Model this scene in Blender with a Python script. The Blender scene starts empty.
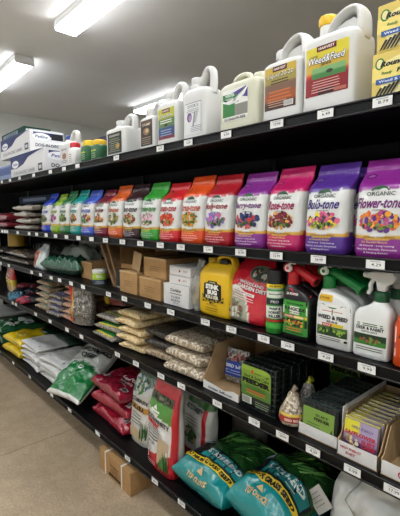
import bpy, math, random
from mathutils import Vector, Matrix, noise
random.seed(11)
SC = bpy.context.scene
COL = SC.collection
PI = math.pi

# ------------------------------------------------------------------ colours
def lin(c):
    if isinstance(c, str):
        c = c.lstrip('#'); c = tuple(int(c[i:i+2], 16)/255 for i in (0, 2, 4))
    return tuple((x/12.92 if x <= .04045 else ((x+.055)/1.055)**2.4) for x in c[:3])
def hx(c):
    if isinstance(c, str):
        c = c.lstrip('#'); return tuple(int(c[i:i+2], 16)/255 for i in (0, 2, 4))
    return tuple(c)
def jit(c, a=.04):
    c = hx(c); k = random.uniform(-a, a)
    return tuple(min(1, max(0, x+k+random.uniform(-a, a)*.4)) for x in c)

# ------------------------------------------------------------------ materials
def new_mat(name):
    m = bpy.data.materials.new(name); m.use_nodes = True
    nt = m.node_tree; b = nt.nodes['Principled BSDF']
    return m, nt, b
def mat_plain(name, col, rough=.5, metal=0, spec=.5, nscale=0, namt=.0, bump=0, bscale=60, sss=0, coat=0):
    m, nt, b = new_mat(name)
    b.inputs['Base Color'].default_value = (*lin(col), 1)
    b.inputs['Roughness'].default_value = rough
    b.inputs['Metallic'].default_value = metal
    b.inputs['Specular IOR Level'].default_value = spec
    b.inputs['Coat Weight'].default_value = coat
    if sss:
        b.inputs['Subsurface Weight'].default_value = sss
        b.inputs['Subsurface Radius'].default_value = (.02, .02, .015)
    tc = nt.nodes.new('ShaderNodeTexCoord')
    if nscale:
        n = nt.nodes.new('ShaderNodeTexNoise'); n.inputs['Scale'].default_value = nscale; n.inputs['Detail'].default_value = 6
        nt.links.new(tc.outputs['Object'], n.inputs['Vector'])
        h = nt.nodes.new('ShaderNodeMix'); h.data_type = 'RGBA'; h.blend_type = 'MULTIPLY'
        h.inputs[0].default_value = 1
        r = nt.nodes.new('ShaderNodeMapRange')
        r.inputs[1].default_value = .3; r.inputs[2].default_value = .7
        r.inputs[3].default_value = 1-namt; r.inputs[4].default_value = 1+namt*.4
        nt.links.new(n.outputs['Fac'], r.inputs[0])
        h.inputs[6].default_value = (*lin(col), 1)
        nt.links.new(r.outputs[0], h.inputs[7])
        nt.links.new(h.outputs[2], b.inputs['Base Color'])
    if bump:
        n2 = nt.nodes.new('ShaderNodeTexNoise'); n2.inputs['Scale'].default_value = bscale; n2.inputs['Detail'].default_value = 5
        nt.links.new(tc.outputs['Object'], n2.inputs['Vector'])
        bp = nt.nodes.new('ShaderNodeBump'); bp.inputs['Strength'].default_value = bump; bp.inputs['Distance'].default_value = .01
        nt.links.new(n2.outputs['Fac'], bp.inputs['Height']); nt.links.new(bp.outputs[0], b.inputs['Normal'])
    return m
def mat_col(name, rough=.5, spec=.5, coat=0, bump=0, bscale=30, sss=0):
    """printed colour carried by the mesh's own colour attribute"""
    m, nt, b = new_mat(name)
    a = nt.nodes.new('ShaderNodeAttribute'); a.attribute_name = 'Col'
    nt.links.new(a.outputs['Color'], b.inputs['Base Color'])
    b.inputs['Roughness'].default_value = rough
    b.inputs['Specular IOR Level'].default_value = spec
    b.inputs['Coat Weight'].default_value = coat
    b.inputs['Coat Roughness'].default_value = .15
    if sss:
        b.inputs['Subsurface Weight'].default_value = sss
        b.inputs['Subsurface Radius'].default_value = (.02, .02, .015)
    if bump:
        tc = nt.nodes.new('ShaderNodeTexCoord')
        n2 = nt.nodes.new('ShaderNodeTexNoise'); n2.inputs['Scale'].default_value = bscale; n2.inputs['Detail'].default_value = 4
        n2.inputs['Distortion'].default_value = .6
        nt.links.new(tc.outputs['Object'], n2.inputs['Vector'])
        bp = nt.nodes.new('ShaderNodeBump'); bp.inputs['Strength'].default_value = bump; bp.inputs['Distance'].default_value = .01
        nt.links.new(n2.outputs['Fac'], bp.inputs['Height']); nt.links.new(bp.outputs[0], b.inputs['Normal'])
    return m
def mat_seed(name, cols, scale=90, rough=.35, bump=.6):
    """see-through bag of seeds: voronoi kernels in several colours; the colour attribute tints/prints over them"""
    m, nt, b = new_mat(name)
    tc = nt.nodes.new('ShaderNodeTexCoord')
    v = nt.nodes.new('ShaderNodeTexVoronoi'); v.inputs['Scale'].default_value = scale
    nt.links.new(tc.outputs['Object'], v.inputs['Vector'])
    sep = nt.nodes.new('ShaderNodeSeparateColor'); nt.links.new(v.outputs['Color'], sep.inputs[0])
    cr = nt.nodes.new('ShaderNodeValToRGB'); cr.color_ramp.interpolation = 'CONSTANT'
    el = cr.color_ramp.elements
    while len(el) < len(cols): el.new(.5)
    for i, c in enumerate(cols):
        el[i].position = i/len(cols); el[i].color = (*lin(c), 1)
    nt.links.new(sep.outputs[0], cr.inputs[0])
    nt.links.new(cr.outputs[0], b.inputs['Base Color'])
    b.inputs['Roughness'].default_value = rough
    b.inputs['Coat Weight'].default_value = .35; b.inputs['Coat Roughness'].default_value = .2
    bp = nt.nodes.new('ShaderNodeBump'); bp.inputs['Strength'].default_value = bump; bp.inputs['Distance'].default_value = .004
    bp.invert = True
    nt.links.new(v.outputs['Distance'], bp.inputs['Height']); nt.links.new(bp.outputs[0], b.inputs['Normal'])
    return m
def mat_emit(name, col, s):
    m, nt, b = new_mat(name)
    b.inputs['Base Color'].default_value = (*lin(col), 1)
    b.inputs['Emission Color'].default_value = (*lin(col), 1)
    b.inputs['Emission Strength'].default_value = s
    return m

M = {}
M['print'] = mat_col('printed_label', .42, .4)
M['printcard'] = mat_col('printed_cardboard', .75, .25)
M['film'] = mat_col('printed_film', .32, .5, coat=.3, bump=.45, bscale=24)
M['filmshiny'] = mat_col('glossy_printed_film', .22, .55, coat=.5, bump=.8, bscale=18)
M['filmmatte'] = mat_col('woven_film', .45, .45, bump=.8, bscale=13)
M['plastic'] = mat_col('moulded_plastic', .38, .45, sss=.12)
M['plasticdark'] = mat_col('dark_plastic', .28, .5)
M['black'] = mat_plain('black_powder_coat', '#060607', .45, 0, .25, bump=.05, bscale=300)
M['blackback'] = mat_plain('black_back_panel', '#040404', .85, 0, .08, nscale=6, namt=.3)
M['lip'] = mat_plain('black_price_rail', '#0e0e10', .25, 0, .5)
M['tag'] = mat_col('price_paper', .5, .4)
M['card'] = mat_plain('kraft_cardboard', '#b08a5c', .8, 0, .2, nscale=25, namt=.14)
M['cardlite'] = mat_plain('pale_kraft_cardboard', '#b89a72', .8, 0, .2, nscale=18, namt=.14)
M['whitecard'] = mat_plain('white_cardboard', '#dcdad6', .6, 0, .3, nscale=14, namt=.06)
M['ceil'] = mat_plain('ceiling_paint', '#eeebe6', .9, 0, .2, nscale=3, namt=.03)
M['wall'] = mat_plain('wall_paint', '#dcded8', .85, 0, .2, nscale=3, namt=.03)
M['white_metal'] = mat_plain('white_enamel', '#e4e4e2', .4, 0, .5, nscale=8, namt=.04)
M['diffuser'] = mat_emit('lit_diffuser', '#f4f8ff', 18.0)
M['wood'] = mat_plain('raw_wood', '#8f6f4e', .75, 0, .3, nscale=30, namt=.35)
M['corn'] = mat_seed('cracked_corn', ['#ecd6a4', '#dcbc7c', '#f4e6c4', '#c8a266', '#e6cf9e'], 130)
M['tanseed'] = mat_seed('mixed_tan_seed', ['#b7a081', '#8f7a60', '#cdb898', '#6b5a48', '#a38c6c'], 120)
M['safflower'] = mat_seed('pale_seed', ['#c4b49a', '#e0d6c2', '#a8977c', '#8d7c66'], 110)
M['darkseed'] = mat_seed('black_oil_seed', ['#2a2724', '#3c3833', '#1a1816', '#5a544c'], 110)
M['mixseed'] = mat_seed('wild_seed_mix', ['#8a8072', '#b8ae9c', '#5c5248', '#a09ca4', '#6f7262'], 130)
M['pinkseed'] = mat_seed('pink_grain', ['#b98a78', '#9c6c58', '#d0a892', '#7f5546', '#c29a6c'], 130)
M['net'] = mat_plain('wire_netting', '#77776f', .35, .6, .5)
M['clear'] = mat_plain('clear_film', '#b9bab4', .18, 0, .5, nscale=14, namt=.35, bump=.8, bscale=18, coat=.4)
M['clear'].node_tree.nodes['Principled BSDF'].inputs['Alpha'].default_value = .55

def mat_floor():
    m, nt, b = new_mat('worn_concrete_floor')
    tc = nt.nodes.new('ShaderNodeTexCoord')
    def noise_n(sc, det, dist=0):
        n = nt.nodes.new('ShaderNodeTexNoise'); n.inputs['Scale'].default_value = sc; n.inputs['Detail'].default_value = det
        n.inputs['Distortion'].default_value = dist
        nt.links.new(tc.outputs['Object'], n.inputs['Vector']); return n
    a = noise_n(1.3, 6, .3); f = noise_n(70, 5); g = noise_n(11, 6, .5)
    r = nt.nodes.new('ShaderNodeValToRGB')
    r.color_ramp.elements[0].position = .3; r.color_ramp.elements[0].color = (*lin('#a39075'), 1)
    r.color_ramp.elements[1].position = .72; r.color_ramp.elements[1].color = (*lin('#b8a388'), 1)
    nt.links.new(a.outputs['Fac'], r.inputs[0])
    def mul(x, n, lo, hi, p0=.35, p1=.65):
        mr = nt.nodes.new('ShaderNodeMapRange'); mr.inputs[1].default_value = p0; mr.inputs[2].default_value = p1
        mr.inputs[3].default_value = lo; mr.inputs[4].default_value = hi
        nt.links.new(n, mr.inputs[0])
        mx = nt.nodes.new('ShaderNodeMix'); mx.data_type = 'RGBA'; mx.blend_type = 'MULTIPLY'; mx.inputs[0].default_value = 1
        nt.links.new(x, mx.inputs[6]); nt.links.new(mr.outputs[0], mx.inputs[7]); return mx.outputs[2]
    c = mul(r.outputs[0], f.outputs['Fac'], .84, 1.1)
    c = mul(c, g.outputs['Fac'], .9, 1.06)
    # saw-cut control joint running across the aisle at x = -2.75
    sp = nt.nodes.new('ShaderNodeSeparateXYZ'); nt.links.new(tc.outputs['Object'], sp.inputs[0])
    wob = noise_n(9, 4)
    ad = nt.nodes.new('ShaderNodeMath'); ad.operation = 'MULTIPLY_ADD'; ad.inputs[1].default_value = .03; nt.links.new(wob.outputs['Fac'], ad.inputs[0])
    nt.links.new(sp.outputs[0], ad.inputs[2])
    d = nt.nodes.new('ShaderNodeMath'); d.operation = 'ADD'; d.inputs[1].default_value = 2.75-.015; nt.links.new(ad.outputs[0], d.inputs[0])
    e = nt.nodes.new('ShaderNodeMath'); e.operation = 'ABSOLUTE'; nt.links.new(d.outputs[0], e.inputs[0])
    c = mul(c, e.outputs[0], .62, 1.0, .002, .009)
    nt.links.new(c, b.inputs['Base Color'])
    b.inputs['Roughness'].default_value = .62; b.inputs['Specular IOR Level'].default_value = .35
    bp = nt.nodes.new('ShaderNodeBump'); bp.inputs['Strength'].default_value = .12; bp.inputs['Distance'].default_value = .005
    nt.links.new(f.outputs['Fac'], bp.inputs['Height']); nt.links.new(bp.outputs[0], b.inputs['Normal'])
    return m
M['floor'] = mat_floor()

# ------------------------------------------------------------------ geometry container
class G:
    def __init__(s): s.v = []; s.f = []; s.c = []
    def add(s, vs, fs, col):
        o = len(s.v); s.v += [tuple(p) for p in vs]; s.f += [tuple(i+o for i in f) for f in fs]
        if isinstance(col, list): s.c += [hx(c) for c in col]
        else: s.c += [hx(col)]*len(vs)
        return s
    def box(s, x0, y0, z0, x1, y1, z1, col='#888888'):
        vs = [(x0,y0,z0),(x1,y0,z0),(x1,y1,z0),(x0,y1,z0),(x0,y0,z1),(x1,y0,z1),(x1,y1,z1),(x0,y1,z1)]
        return s.add(vs, [(0,3,2,1),(4,5,6,7),(0,1,5,4),(1,2,6,5),(2,3,7,6),(3,0,4,7)], col)
    def slab(s, p, q, r, t, col):
        """parallelogram p,q,r (p corner) with thickness vector t"""
        p, q, r, t = map(Vector, (p, q, r, t)); w = q+r-p
        vs = [p, q, w, r, p+t, q+t, w+t, r+t]
        return s.add(vs, [(0,3,2,1),(4,5,6,7),(0,1,5,4),(1,2,6,5),(2,3,7,6),(3,0,4,7)], col)
    def rings(s, rings, cols, close=True):
        n = len(rings[0]); vs = []; cl = []
        for k, r in enumerate(rings):
            vs += r; cl += [cols[k] if isinstance(cols, list) else cols]*n
        fs = []
        for k in range(len(rings)-1):
            for i in range(n):
                j = (i+1) % n
                fs.append((k*n+i, k*n+j, (k+1)*n+j, (k+1)*n+i))
        if close:
            fs.append(tuple(range(n-1, -1, -1))); fs.append(tuple((len(rings)-1)*n+i for i in range(n)))
        return s.add(vs, fs, cl)
    def loft(s, secs, col, m=36):
        """secs: (z, half width, half depth, cx, cy, exponent)"""
        R = []
        for z, a, b, cx, cy, n in secs:
            r = []
            for i in range(m):
                t = 2*PI*(i+.5)/m; c, q = math.cos(t), math.sin(t)
                r.append((cx+a*math.copysign(abs(c)**(2/n), c), cy+b*math.copysign(abs(q)**(2/n), q), z))
            R.append(r)
        return s.rings(R, col)
    def lathe(s, prof, cx, cy, col, m=24, axis='z'):
        R = []
        for r, z in prof:
            if axis == 'z': R.append([(cx+r*math.cos(2*PI*i/m), cy+r*math.sin(2*PI*i/m), z) for i in range(m)])
        return s.rings(R, col)
    def tube(s, path, r, col, m=12, flat=None):
        """round tube along path; flat=(normal, factor) scales the section along normal"""
        P = [Vector(p) for p in path]; R = []
        up = Vector((.13, .31, .94)); prev = None
        for k, p in enumerate(P):
            d = (P[min(k+1, len(P)-1)]-P[max(k-1, 0)]).normalized()
            if prev is None: a = d.cross(up).normalized()
            else: a = (prev-d*prev.dot(d)).normalized()
            prev = a; b = d.cross(a)
            rr = r[k] if isinstance(r, (list, tuple)) else r
            ring = []
            for i in range(m):
                o = a*math.cos(2*PI*i/m)*rr+b*math.sin(2*PI*i/m)*rr
                if flat:
                    nn = Vector(flat[0]).normalized(); o += nn*o.dot(nn)*(flat[1]-1)
                ring.append(tuple(p+o))
            R.append(ring)
        return s.rings(R, col)
    def prism(s, pts, y0, y1, col):
        """pts (x,z) outline extruded along y"""
        n = len(pts)
        vs = [(x, y0, z) for x, z in pts]+[(x, y1, z) for x, z in pts]
        fs = [tuple(range(n)), tuple(range(2*n-1, n-1, -1))]+[(i, i+n, (i+1) % n+n, (i+1) % n) for i in range(n)]
        return s.add(vs, fs, col)

def smooth_path(pts, n=6):
    P = [Vector(p) for p in pts]; out = []
    for i in range(len(P)-1):
        p0 = P[max(i-1, 0)]; p1 = P[i]; p2 = P[i+1]; p3 = P[min(i+2, len(P)-1)]
        for k in range(n):
            t = k/n
            out.append(tuple(.5*((2*p1)+(-p0+p2)*t+(2*p0-5*p1+4*p2-p3)*t*t+(-p0+3*p1-3*p2+p3)*t**3)))
    out.append(tuple(P[-1])); return out

def build(name, g, mat, parent=None, sharp=40, bevel=0, solid=0):
    me = bpy.data.meshes.new(name)
    me.from_pydata(g.v, [], g.f)
    me.polygons.foreach_set('use_smooth', [True]*len(me.polygons))
    if sharp < 180: me.set_sharp_from_angle(angle=math.radians(sharp))
    ca = me.color_attributes.new('Col', 'FLOAT_COLOR', 'POINT')
    buf = []
    cache = {}
    for c in g.c:
        if c not in cache: cache[c] = lin(c)
        buf += [*cache[c], 1]
    ca.data.foreach_set('color', buf)
    me.materials.append(M[mat] if isinstance(mat, str) else mat)
    me.update()
    o = bpy.data.objects.new(name, me); COL.objects.link(o)
    if parent: o.parent = parent
    if bevel:
        b = o.modifiers.new('bevel', 'BEVEL'); b.width = bevel; b.segments = 2; b.limit_method = 'ANGLE'; b.angle_limit = math.radians(50)
    if solid:
        b = o.modifiers.new('solid', 'SOLIDIFY'); b.thickness = solid
    return o
def thing(name, label, cat, loc=(0,0,0), rz=0, group=None, rx=0, ry=0):
    o = bpy.data.objects.new(name, None); COL.objects.link(o); o.empty_display_size = .05
    o.location = loc; o.rotation_euler = (math.radians(rx), math.radians(ry), math.radians(rz))
    o['label'] = label; o['category'] = cat
    if group: o['group'] = group
    return o
def dup(root, loc, label, rz=None, rx=None, ry=None, group=None):
    r = root.copy(); COL.objects.link(r); r.location = loc
    e = list(r.rotation_euler)
    if rx is not None: e[0] = math.radians(rx)
    if ry is not None: e[1] = math.radians(ry)
    if rz is not None: e[2] = math.radians(rz)
    r.rotation_euler = e
    if label: r['label'] = label
    if group: r['group'] = group
    for ch in [c for c in KIDS(root)]:
        c = ch.copy(); COL.objects.link(c); c.parent = r
        for gch in KIDS(ch):
            d = gch.copy(); COL.objects.link(d); d.parent = c
    return r
def KIDS(o): return list(o.children)
def struct(name, g, mat, **k):
    o = build(name, g, mat, **k); o['kind'] = 'structure'; return o

# ------------------------------------------------------------------ lettering
_T = {}
def text2d(s, bold=0.0, shear=0.0):
    key = (s, bold, shear)
    if key in _T: return _T[key]
    cu = bpy.data.curves.new('lettering', 'FONT'); cu.body = s; cu.resolution_u = 2; cu.offset = bold; cu.shear = shear
    cu.align_x = 'CENTER'
    ob = bpy.data.objects.new('lettering', cu)
    me = bpy.data.meshes.new_from_object(ob)
    vs = [(v.co.x, v.co.y) for v in me.vertices]; fs = [tuple(p.vertices) for p in me.polygons]
    bpy.data.objects.remove(ob); bpy.data.curves.remove(cu); bpy.data.meshes.remove(me)
    x0 = min(v[0] for v in vs); x1 = max(v[0] for v in vs); y0 = min(v[1] for v in vs); y1 = max(v[1] for v in vs)
    vs = [((x-x0)/(x1-x0)-.5, (y-y0)/(y1-y0)-.5) for x, y in vs]
    _T[key] = (vs, fs); return _T[key]

class Dec(G):
    """print lying on a surface: surf(a, b, lift) -> point"""
    def __init__(s, surf, base=.0008, step=.00022, rot=0, org=(0, 0), flip=False):
        super().__init__(); s.surf = surf; s.base = base; s.step = step; s.k = 0
        s.r = math.radians(rot); s.o = org
    def P(s, a, b):
        c, q = math.cos(s.r), math.sin(s.r)
        return Vector(s.surf(s.o[0]+a*c-b*q, s.o[1]+a*q+b*c, s.base+s.k*s.step))
    def rect(s, a0, b0, a1, b1, col, n=6):
        m = n; vs = []; cl = []
        for j in range(m+1):
            for i in range(n+1):
                a = a0+(a1-a0)*i/n; b = b0+(b1-b0)*j/m
                vs.append(s.P(a, b))
                if callable(col): cl.append(col(i/n, j/m))
        fs = [(j*(n+1)+i, j*(n+1)+i+1, (j+1)*(n+1)+i+1, (j+1)*(n+1)+i) for j in range(m) for i in range(n)]
        s.add(vs, fs, cl if callable(col) else col); s.k += 1; return s
    def text(s, t, ca, cb, w, h, col, bold=.02, shear=0, tilt=0, arc=0):
        vs, fs = text2d(t, bold, shear)
        ti = math.radians(tilt); out = []
        for x, y in vs:
            a = x*w; b = y*h - arc*(2*x)**2*h
            out.append(s.P(ca+a*math.cos(ti)-b*math.sin(ti), cb+a*math.sin(ti)+b*math.cos(ti)))
        s.add(out, fs, col); s.k += 1; return s
    def ell(s, ca, cb, ra, rb, col, n=12, bump=0):
        vs = [s.P(ca, cb)]+[s.P(ca+ra*math.cos(2*PI*i/n)*(1+bump*random.uniform(-1, 1)), cb+rb*math.sin(2*PI*i/n)*(1+bump*random.uniform(-1, 1))) for i in range(n)]
        s.add(vs, [(0, i+1, (i+1) % n+1) for i in range(n)], col); s.k += 1; return s
    def poly(s, pts, col):
        cx = sum(p[0] for p in pts)/len(pts); cy = sum(p[1] for p in pts)/len(pts)
        vs = [s.P(cx, cy)]+[s.P(*p) for p in pts]; n = len(pts)
        s.add(vs, [(0, i+1, (i+1) % n+1) for i in range(n)], col); s.k += 1; return s
    def blobs(s, ca, cb, ra, rb, cols, n, r, seed=0):
        rd = random.Random(seed)
        k0 = s.k
        for i in range(n):
            t = rd.uniform(0, 2*PI); q = math.sqrt(rd.random())
            s.k = k0+(i % 7)*.6
            s.ell(ca+ra*q*math.cos(t), cb+rb*q*math.sin(t), r*rd.uniform(.6, 1.2), r*rd.uniform(.6, 1.2), rd.choice(cols), 8, .2)
        s.k = k0+5; return s
    def lines(s, ca, cb, w, n, pitch, th, col, seed=0):
        rd = random.Random(seed)
        k0 = s.k
        for i in range(n):
            ww = w*rd.uniform(.75, 1)
            s.k = k0; s.rect(ca-ww/2, cb-i*pitch-th/2, ca+ww/2, cb-i*pitch+th/2, col, 3)
        return s

def lerp_tab(tab, v):
    if v <= tab[0][0]: return tab[0][1]
    for (a, p), (b, q) in zip(tab, tab[1:]):
        if v <= b:
            t = (v-a)/(b-a); t = t*t*(3-2*t); return p+(q-p)*t
    return tab[-1][1]

# ------------------------------------------------------------------ bag shapes
class Pouch:
    """standing bag, base centre at the origin, front towards -y"""
    def __init__(s, w, h, D, W=None, YC=((0, 0), (1, 0)), n=3.2, wr=.0025, seed=0, ws=14):
        s.w, s.h, s.D, s.YC, s.n, s.wr, s.seed, s.ws = w, h, D, YC, n, wr, seed, ws
        s.W = W or ((0, .94), (.06, 1), (1, 1))
    def wrk(s, x, z, k=1):
        return s.wr*noise.noise(Vector((x*s.ws+s.seed*7.3, z*s.ws*.7, s.seed*3.1+k)))+s.wr*.5*noise.noise(Vector((x*s.ws*2.7, z*s.ws*2.3, s.seed+k*5)))
    def y(s, u, v, x, side):
        d = lerp_tab(s.D, v)*(1-abs(u)**s.n)**(1/s.n); f = (1-u**4)*min(1, v*6)
        return lerp_tab(s.YC, v)+side*d+s.wrk(x, v*s.h, side)*f*(1 if v < .97 else .3)
    def surf(s, x, z, l=0):
        v = min(1, max(0, z/s.h)); hw = s.w/2*lerp_tab(s.W, v); u = max(-.995, min(.995, x/hw))
        return (x, s.y(u, v, x, -1)-l, z)
    def mesh(s, paint, nu=40, nv=56):
        g = G(); vs = []; cl = []
        for j in range(nv+1):
            v = j/nv; hw = s.w/2*lerp_tab(s.W, v)
            for side in (-1, 1):
                for i in range(nu):
                    u = math.sin(PI/2*(2*i/nu-1))*(-side)   # front runs -1..1, back runs 1..-1
                    x = hw*u
                    vs.append((x, s.y(u, v, x, side), v*s.h)); cl.append(hx(paint(u, v, side < 0)))
        m = 2*nu
        fs = []
        for j in range(nv):
            for i in range(m):
                k = (i+1) % m
                fs.append((j*m+i, j*m+k, (j+1)*m+k, (j+1)*m+i))
        fs.append(tuple(range(m-1, -1, -1))); fs.append(tuple(nv*m+i for i in range(m)))
        g.add(vs, fs, cl); return g
def fix_pouch_orientation(): pass

class Pillow:
    """lying bag, centre of its base at the origin, width along x, length along y"""
    def __init__(s, w, l, t, n=3.5, wr=.003, seed=0, ws=9, pinch=.05, sag=0, fin=.0):
        s.w, s.l, s.t, s.n, s.wr, s.seed, s.ws, s.pinch, s.sag, s.fin = w, l, t, n, wr, seed, ws, pinch, sag, fin
    def prof(s, u, v):
        vv = min(1, abs(v)/(1-s.fin)) if s.fin else abs(v)
        return max(0, 1-abs(u)**s.n)**(1/s.n)*max(0, 1-vv**s.n)**(1/s.n)
    def xy(s, u, v):
        return (s.w/2*u*(1-s.pinch*(1-v*v)*u*u), s.l/2*v*(1-s.pinch*(1-u*u)*abs(v)))
    def z(s, u, v, top, x, y):
        p = s.prof(u, v)
        w = s.wr*(noise.noise(Vector((x*s.ws+s.seed*5, y*s.ws, s.seed*1.7)))+.5*noise.noise(Vector((x*s.ws*2.6, y*s.ws*2.6+s.seed, 4.2))))*min(1, p*1.6)
        zz = s.t/2+(s.t/2*p+w*2 if top else -s.t/2*min(1, p*1.15))
        return zz+s.sag*((u*u)*.5+(v*v)*.5-.0)*-1*0
    def surf(s, x, y, l=0):
        u = max(-.99, min(.99, x/(s.w/2))); v = max(-.99, min(.99, y/(s.l/2)))
        u = max(-.99, min(.99, u/(1-s.pinch*(1-v*v)*u*u))); v = max(-.99, min(.99, v/(1-s.pinch*(1-u*u)*abs(v))))
        e = .01
        z = s.z(u, v, True, x, y)
        zx = s.z(min(.995, u+e), v, True, x, y); zy = s.z(u, min(.995, v+e), True, x, y)
        zx0 = s.z(max(-.995, u-e), v, True, x, y); zy0 = s.z(u, max(-.995, v-e), True, x, y)
        nx = -(zx-zx0)/(2*e*s.w/2); ny = -(zy-zy0)/(2*e*s.l/2)
        N = Vector((nx, ny, 1)).normalized()
        return tuple(Vector((x, y, z))+N*l)
    def mesh(s, paint, nu=30, nv=40):
        g = G(); vs = []; cl = []
        def sp(t): return math.sin(PI/2*t)
        for top in (True, False):
            for j in range(nv+1):
                for i in range(nu+1):
                    u = sp(2*i/nu-1); v = sp(2*j/nv-1); x, y = s.xy(u, v)
                    vs.append((x, y, s.z(u, v, top, x, y))); cl.append(hx(paint(u, v, top)))
        o = (nu+1)*(nv+1); fs = []
        for j in range(nv):
            for i in range(nu):
                a = j*(nu+1)+i
                fs.append((a, a+1, a+nu+2, a+nu+1)); b = a+o
                fs.append((b, b+nu+1, b+nu+2, b+1))
        g.add(vs, fs, cl)
        # weld the rim: drop duplicate rim vertices by indexing the bottom rim to the top rim
        mp = {}
        for j in range(nv+1):
            for i in range(nu+1):
                if i in (0, nu) or j in (0, nv): mp[o+j*(nu+1)+i] = j*(nu+1)+i
        g.f = [tuple(mp.get(q, q) for q in f) for f in g.f]
        used = sorted({q for f in g.f for q in f}); re = {q: k for k, q in enumerate(used)}
        g.v = [g.v[q] for q in used]; g.c = [g.c[q] for q in used]; g.f = [tuple(re[q] for q in f) for f in g.f]
        return g

class LS:
    """lofted container with printable front / right side"""
    def __init__(s, secs): s.secs = secs
    def at(s, z):
        S = s.secs
        if z <= S[0][0]: return S[0]
        for a, b in zip(S, S[1:]):
            if z <= b[0]:
                t = (z-a[0])/max(1e-6, b[0]-a[0]); return tuple(p+(q-p)*t for p, q in zip(a, b))
        return S[-1]
    def front(s, x, z, l=0):
        _, a, b, cx, cy, n = s.at(z); u = max(-.999, min(.999, (x-cx)/a))
        return (x, cy-b*(1-abs(u)**n)**(1/n)-l, z)
def flat_front(y): return lambda a, b, l: (a, y-l, b)
def flat_right(x): return lambda a, b, l: (x+l, a, b)

# ------------------------------------------------------------------ camera
H = 1.58; D0 = 1.15; f = 400.0
p = math.atan(41.5/400); th = math.atan(362/(400/math.cos(p)))
F = Vector((-math.cos(th)*math.cos(p), math.sin(th)*math.cos(p), -math.sin(p)))
R = Vector((math.sin(th), math.cos(th), 0)); U = R.cross(F)
cam = bpy.data.cameras.new('camera'); camo = bpy.data.objects.new('camera', cam); COL.objects.link(camo)
cam.sensor_fit = 'HORIZONTAL'; cam.sensor_width = 36; cam.lens = 36.0; cam.clip_start = .05
mw = Matrix((R, U, -F)).transposed().to_4x4(); mw.translation = Vector((0, -D0, H)); camo.matrix_world = mw
SC.camera = camo
SC.view_settings.view_transform = 'Standard'; SC.view_settings.look = 'None'
SC.view_settings.gamma = 1; SC.view_settings.use_curve_mapping = False
SC.view_settings.exposure = 0.40

# ------------------------------------------------------------------ room
XL, XR, YB, YF, ZC = -6.35, 2.6, 4.6, -3.6, 3.08
struct('floor', G().box(XL, YF, -.05, XR, YB, 0), 'floor')
struct('ceiling', G().box(XL, YF, ZC, XR, YB, ZC+.05), 'ceil')
struct('wall_left', G().box(XL-.1, YF, 0, XL, YB, ZC), 'wall')
struct('wall_right', G().box(XR, YF, 0, XR+.1, YB, ZC), 'wall')
struct('wall_back', G().box(XL, YB, 0, XR, YB+.1, ZC), 'wall')
struct('wall_front', G().box(XL, YF-.1, 0, XR, YF, ZC), 'wall')

# ceiling lights: rows of four-foot wraparound fixtures
def make_light(x, y, label):
    t = thing('ceiling_light', label, 'ceiling light', (x, y, ZC), group=None)
    g = G().box(-.61, -.083, -.058, .61, .083, -.0005, '#dddddd')
    build('housing', g, 'white_metal', t, bevel=.004)
    secs = []
    g = G(); R_ = []
    for x_ in (-.595, .595):
        R_.append([(x_, -.084, -.056), (x_, -.085, -.072), (x_, -.07, -.082), (x_, .07, -.082), (x_, .085, -.072), (x_, .084, -.056)])
    g.rings(R_, '#ffffff'); build('diffuser', g, 'diffuser', t, sharp=60)
    for sx in (-1, 1):
        g = G().box(min(sx*.595, sx*.612), -.089, -.082, max(sx*.595, sx*.612), .089, -.012, '#e8e8e8'); build('end_cap', g, 'white_metal', t, bevel=.003)
    return t
lt = make_light(-2.54, .27, 'long lit ceiling light nearest above the aisle, running out of the picture top')
LX = [(-4.62, .25, 'lit ceiling light cut by the left edge of the picture'), (-.48, .22, None), (1.56, .22, None)]
LX.append((-4.22, 2.05, 'far ceiling light glowing behind the white jugs on the top shelf'))
for yy in (-1.0, -2.6):
    for xx in (-4.62, -2.54, -.48, 1.56):
        LX.append((xx, yy, None))
for x, y, lab in LX:
    dup(lt, (x, y, ZC), lab or 'lit ceiling light outside the picture', group=None if lab else 'ceiling lights outside the picture')

# ------------------------------------------------------------------ shelving
T1, T2, T3, T4, T5 = 1.91, 1.458, 1.145, .808, .218
SX0, SX1, SD = -6.2, .95, .58
sh = thing('gondola_shelving', 'long black metal gondola shelving holding all the garden goods, price tags along every lip', 'shelving', (0, 0, 0))
build('back_panel', G().box(SX0, SD, .05, SX1, SD+.03, 1.93), 'blackback', sh)
for xx in (-6.2, -4.98, -3.76, -2.54, -1.32, -.1, .93):
    build('upright', G().box(xx-.015, SD-.02, 0, xx+.015, SD, 1.93), 'black', sh)
for xx in (-5.6, -4.4, -3.75, -2.54, -1.32, -.1):
    g = G().box(xx-.02, .16, .001, xx+.02, SD, T5-.03); pass
    build('foot', g, 'black', sh, bevel=.003)
TAGS = {
 T1: [-.513,-.688,-.873,-1.115,-1.342,-1.544,-1.942,-2.416,-2.62,-2.85,-3.178,-3.50,-3.75,-3.986,-4.3],
 T2: [-.32,-.512,-.697,-.864,-1.033,-1.215,-1.396,-1.551,-1.722,-1.897,-2.083,-2.256,-2.434,-2.616,-2.8,-2.975,-3.166,-3.331,-3.609,-3.90,-3.97,-4.05],
 T3: [-.38,-.524,-.659,-.807,-.914,-1.079,-1.232,-1.473,-1.663,-1.888,-2.063,-2.39,-2.569,-2.758,-2.911,-3.118,-3.313,-3.902,-4.145],
 T4: [-.3,-.43,-.555,-.695,-.821,-.953,-1.157,-1.397,-1.557,-1.783,-1.976,-2.435,-2.66,-2.964,-3.263,-3.75,-3.84],
 T5: [-1.4,-1.62,-1.889,-2.246,-2.664,-2.99,-3.472,-3.913,-4.352]}
LC = {T1: 1.896, T2: 1.443, T3: 1.13, T4: .791, T5: .199}
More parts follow.
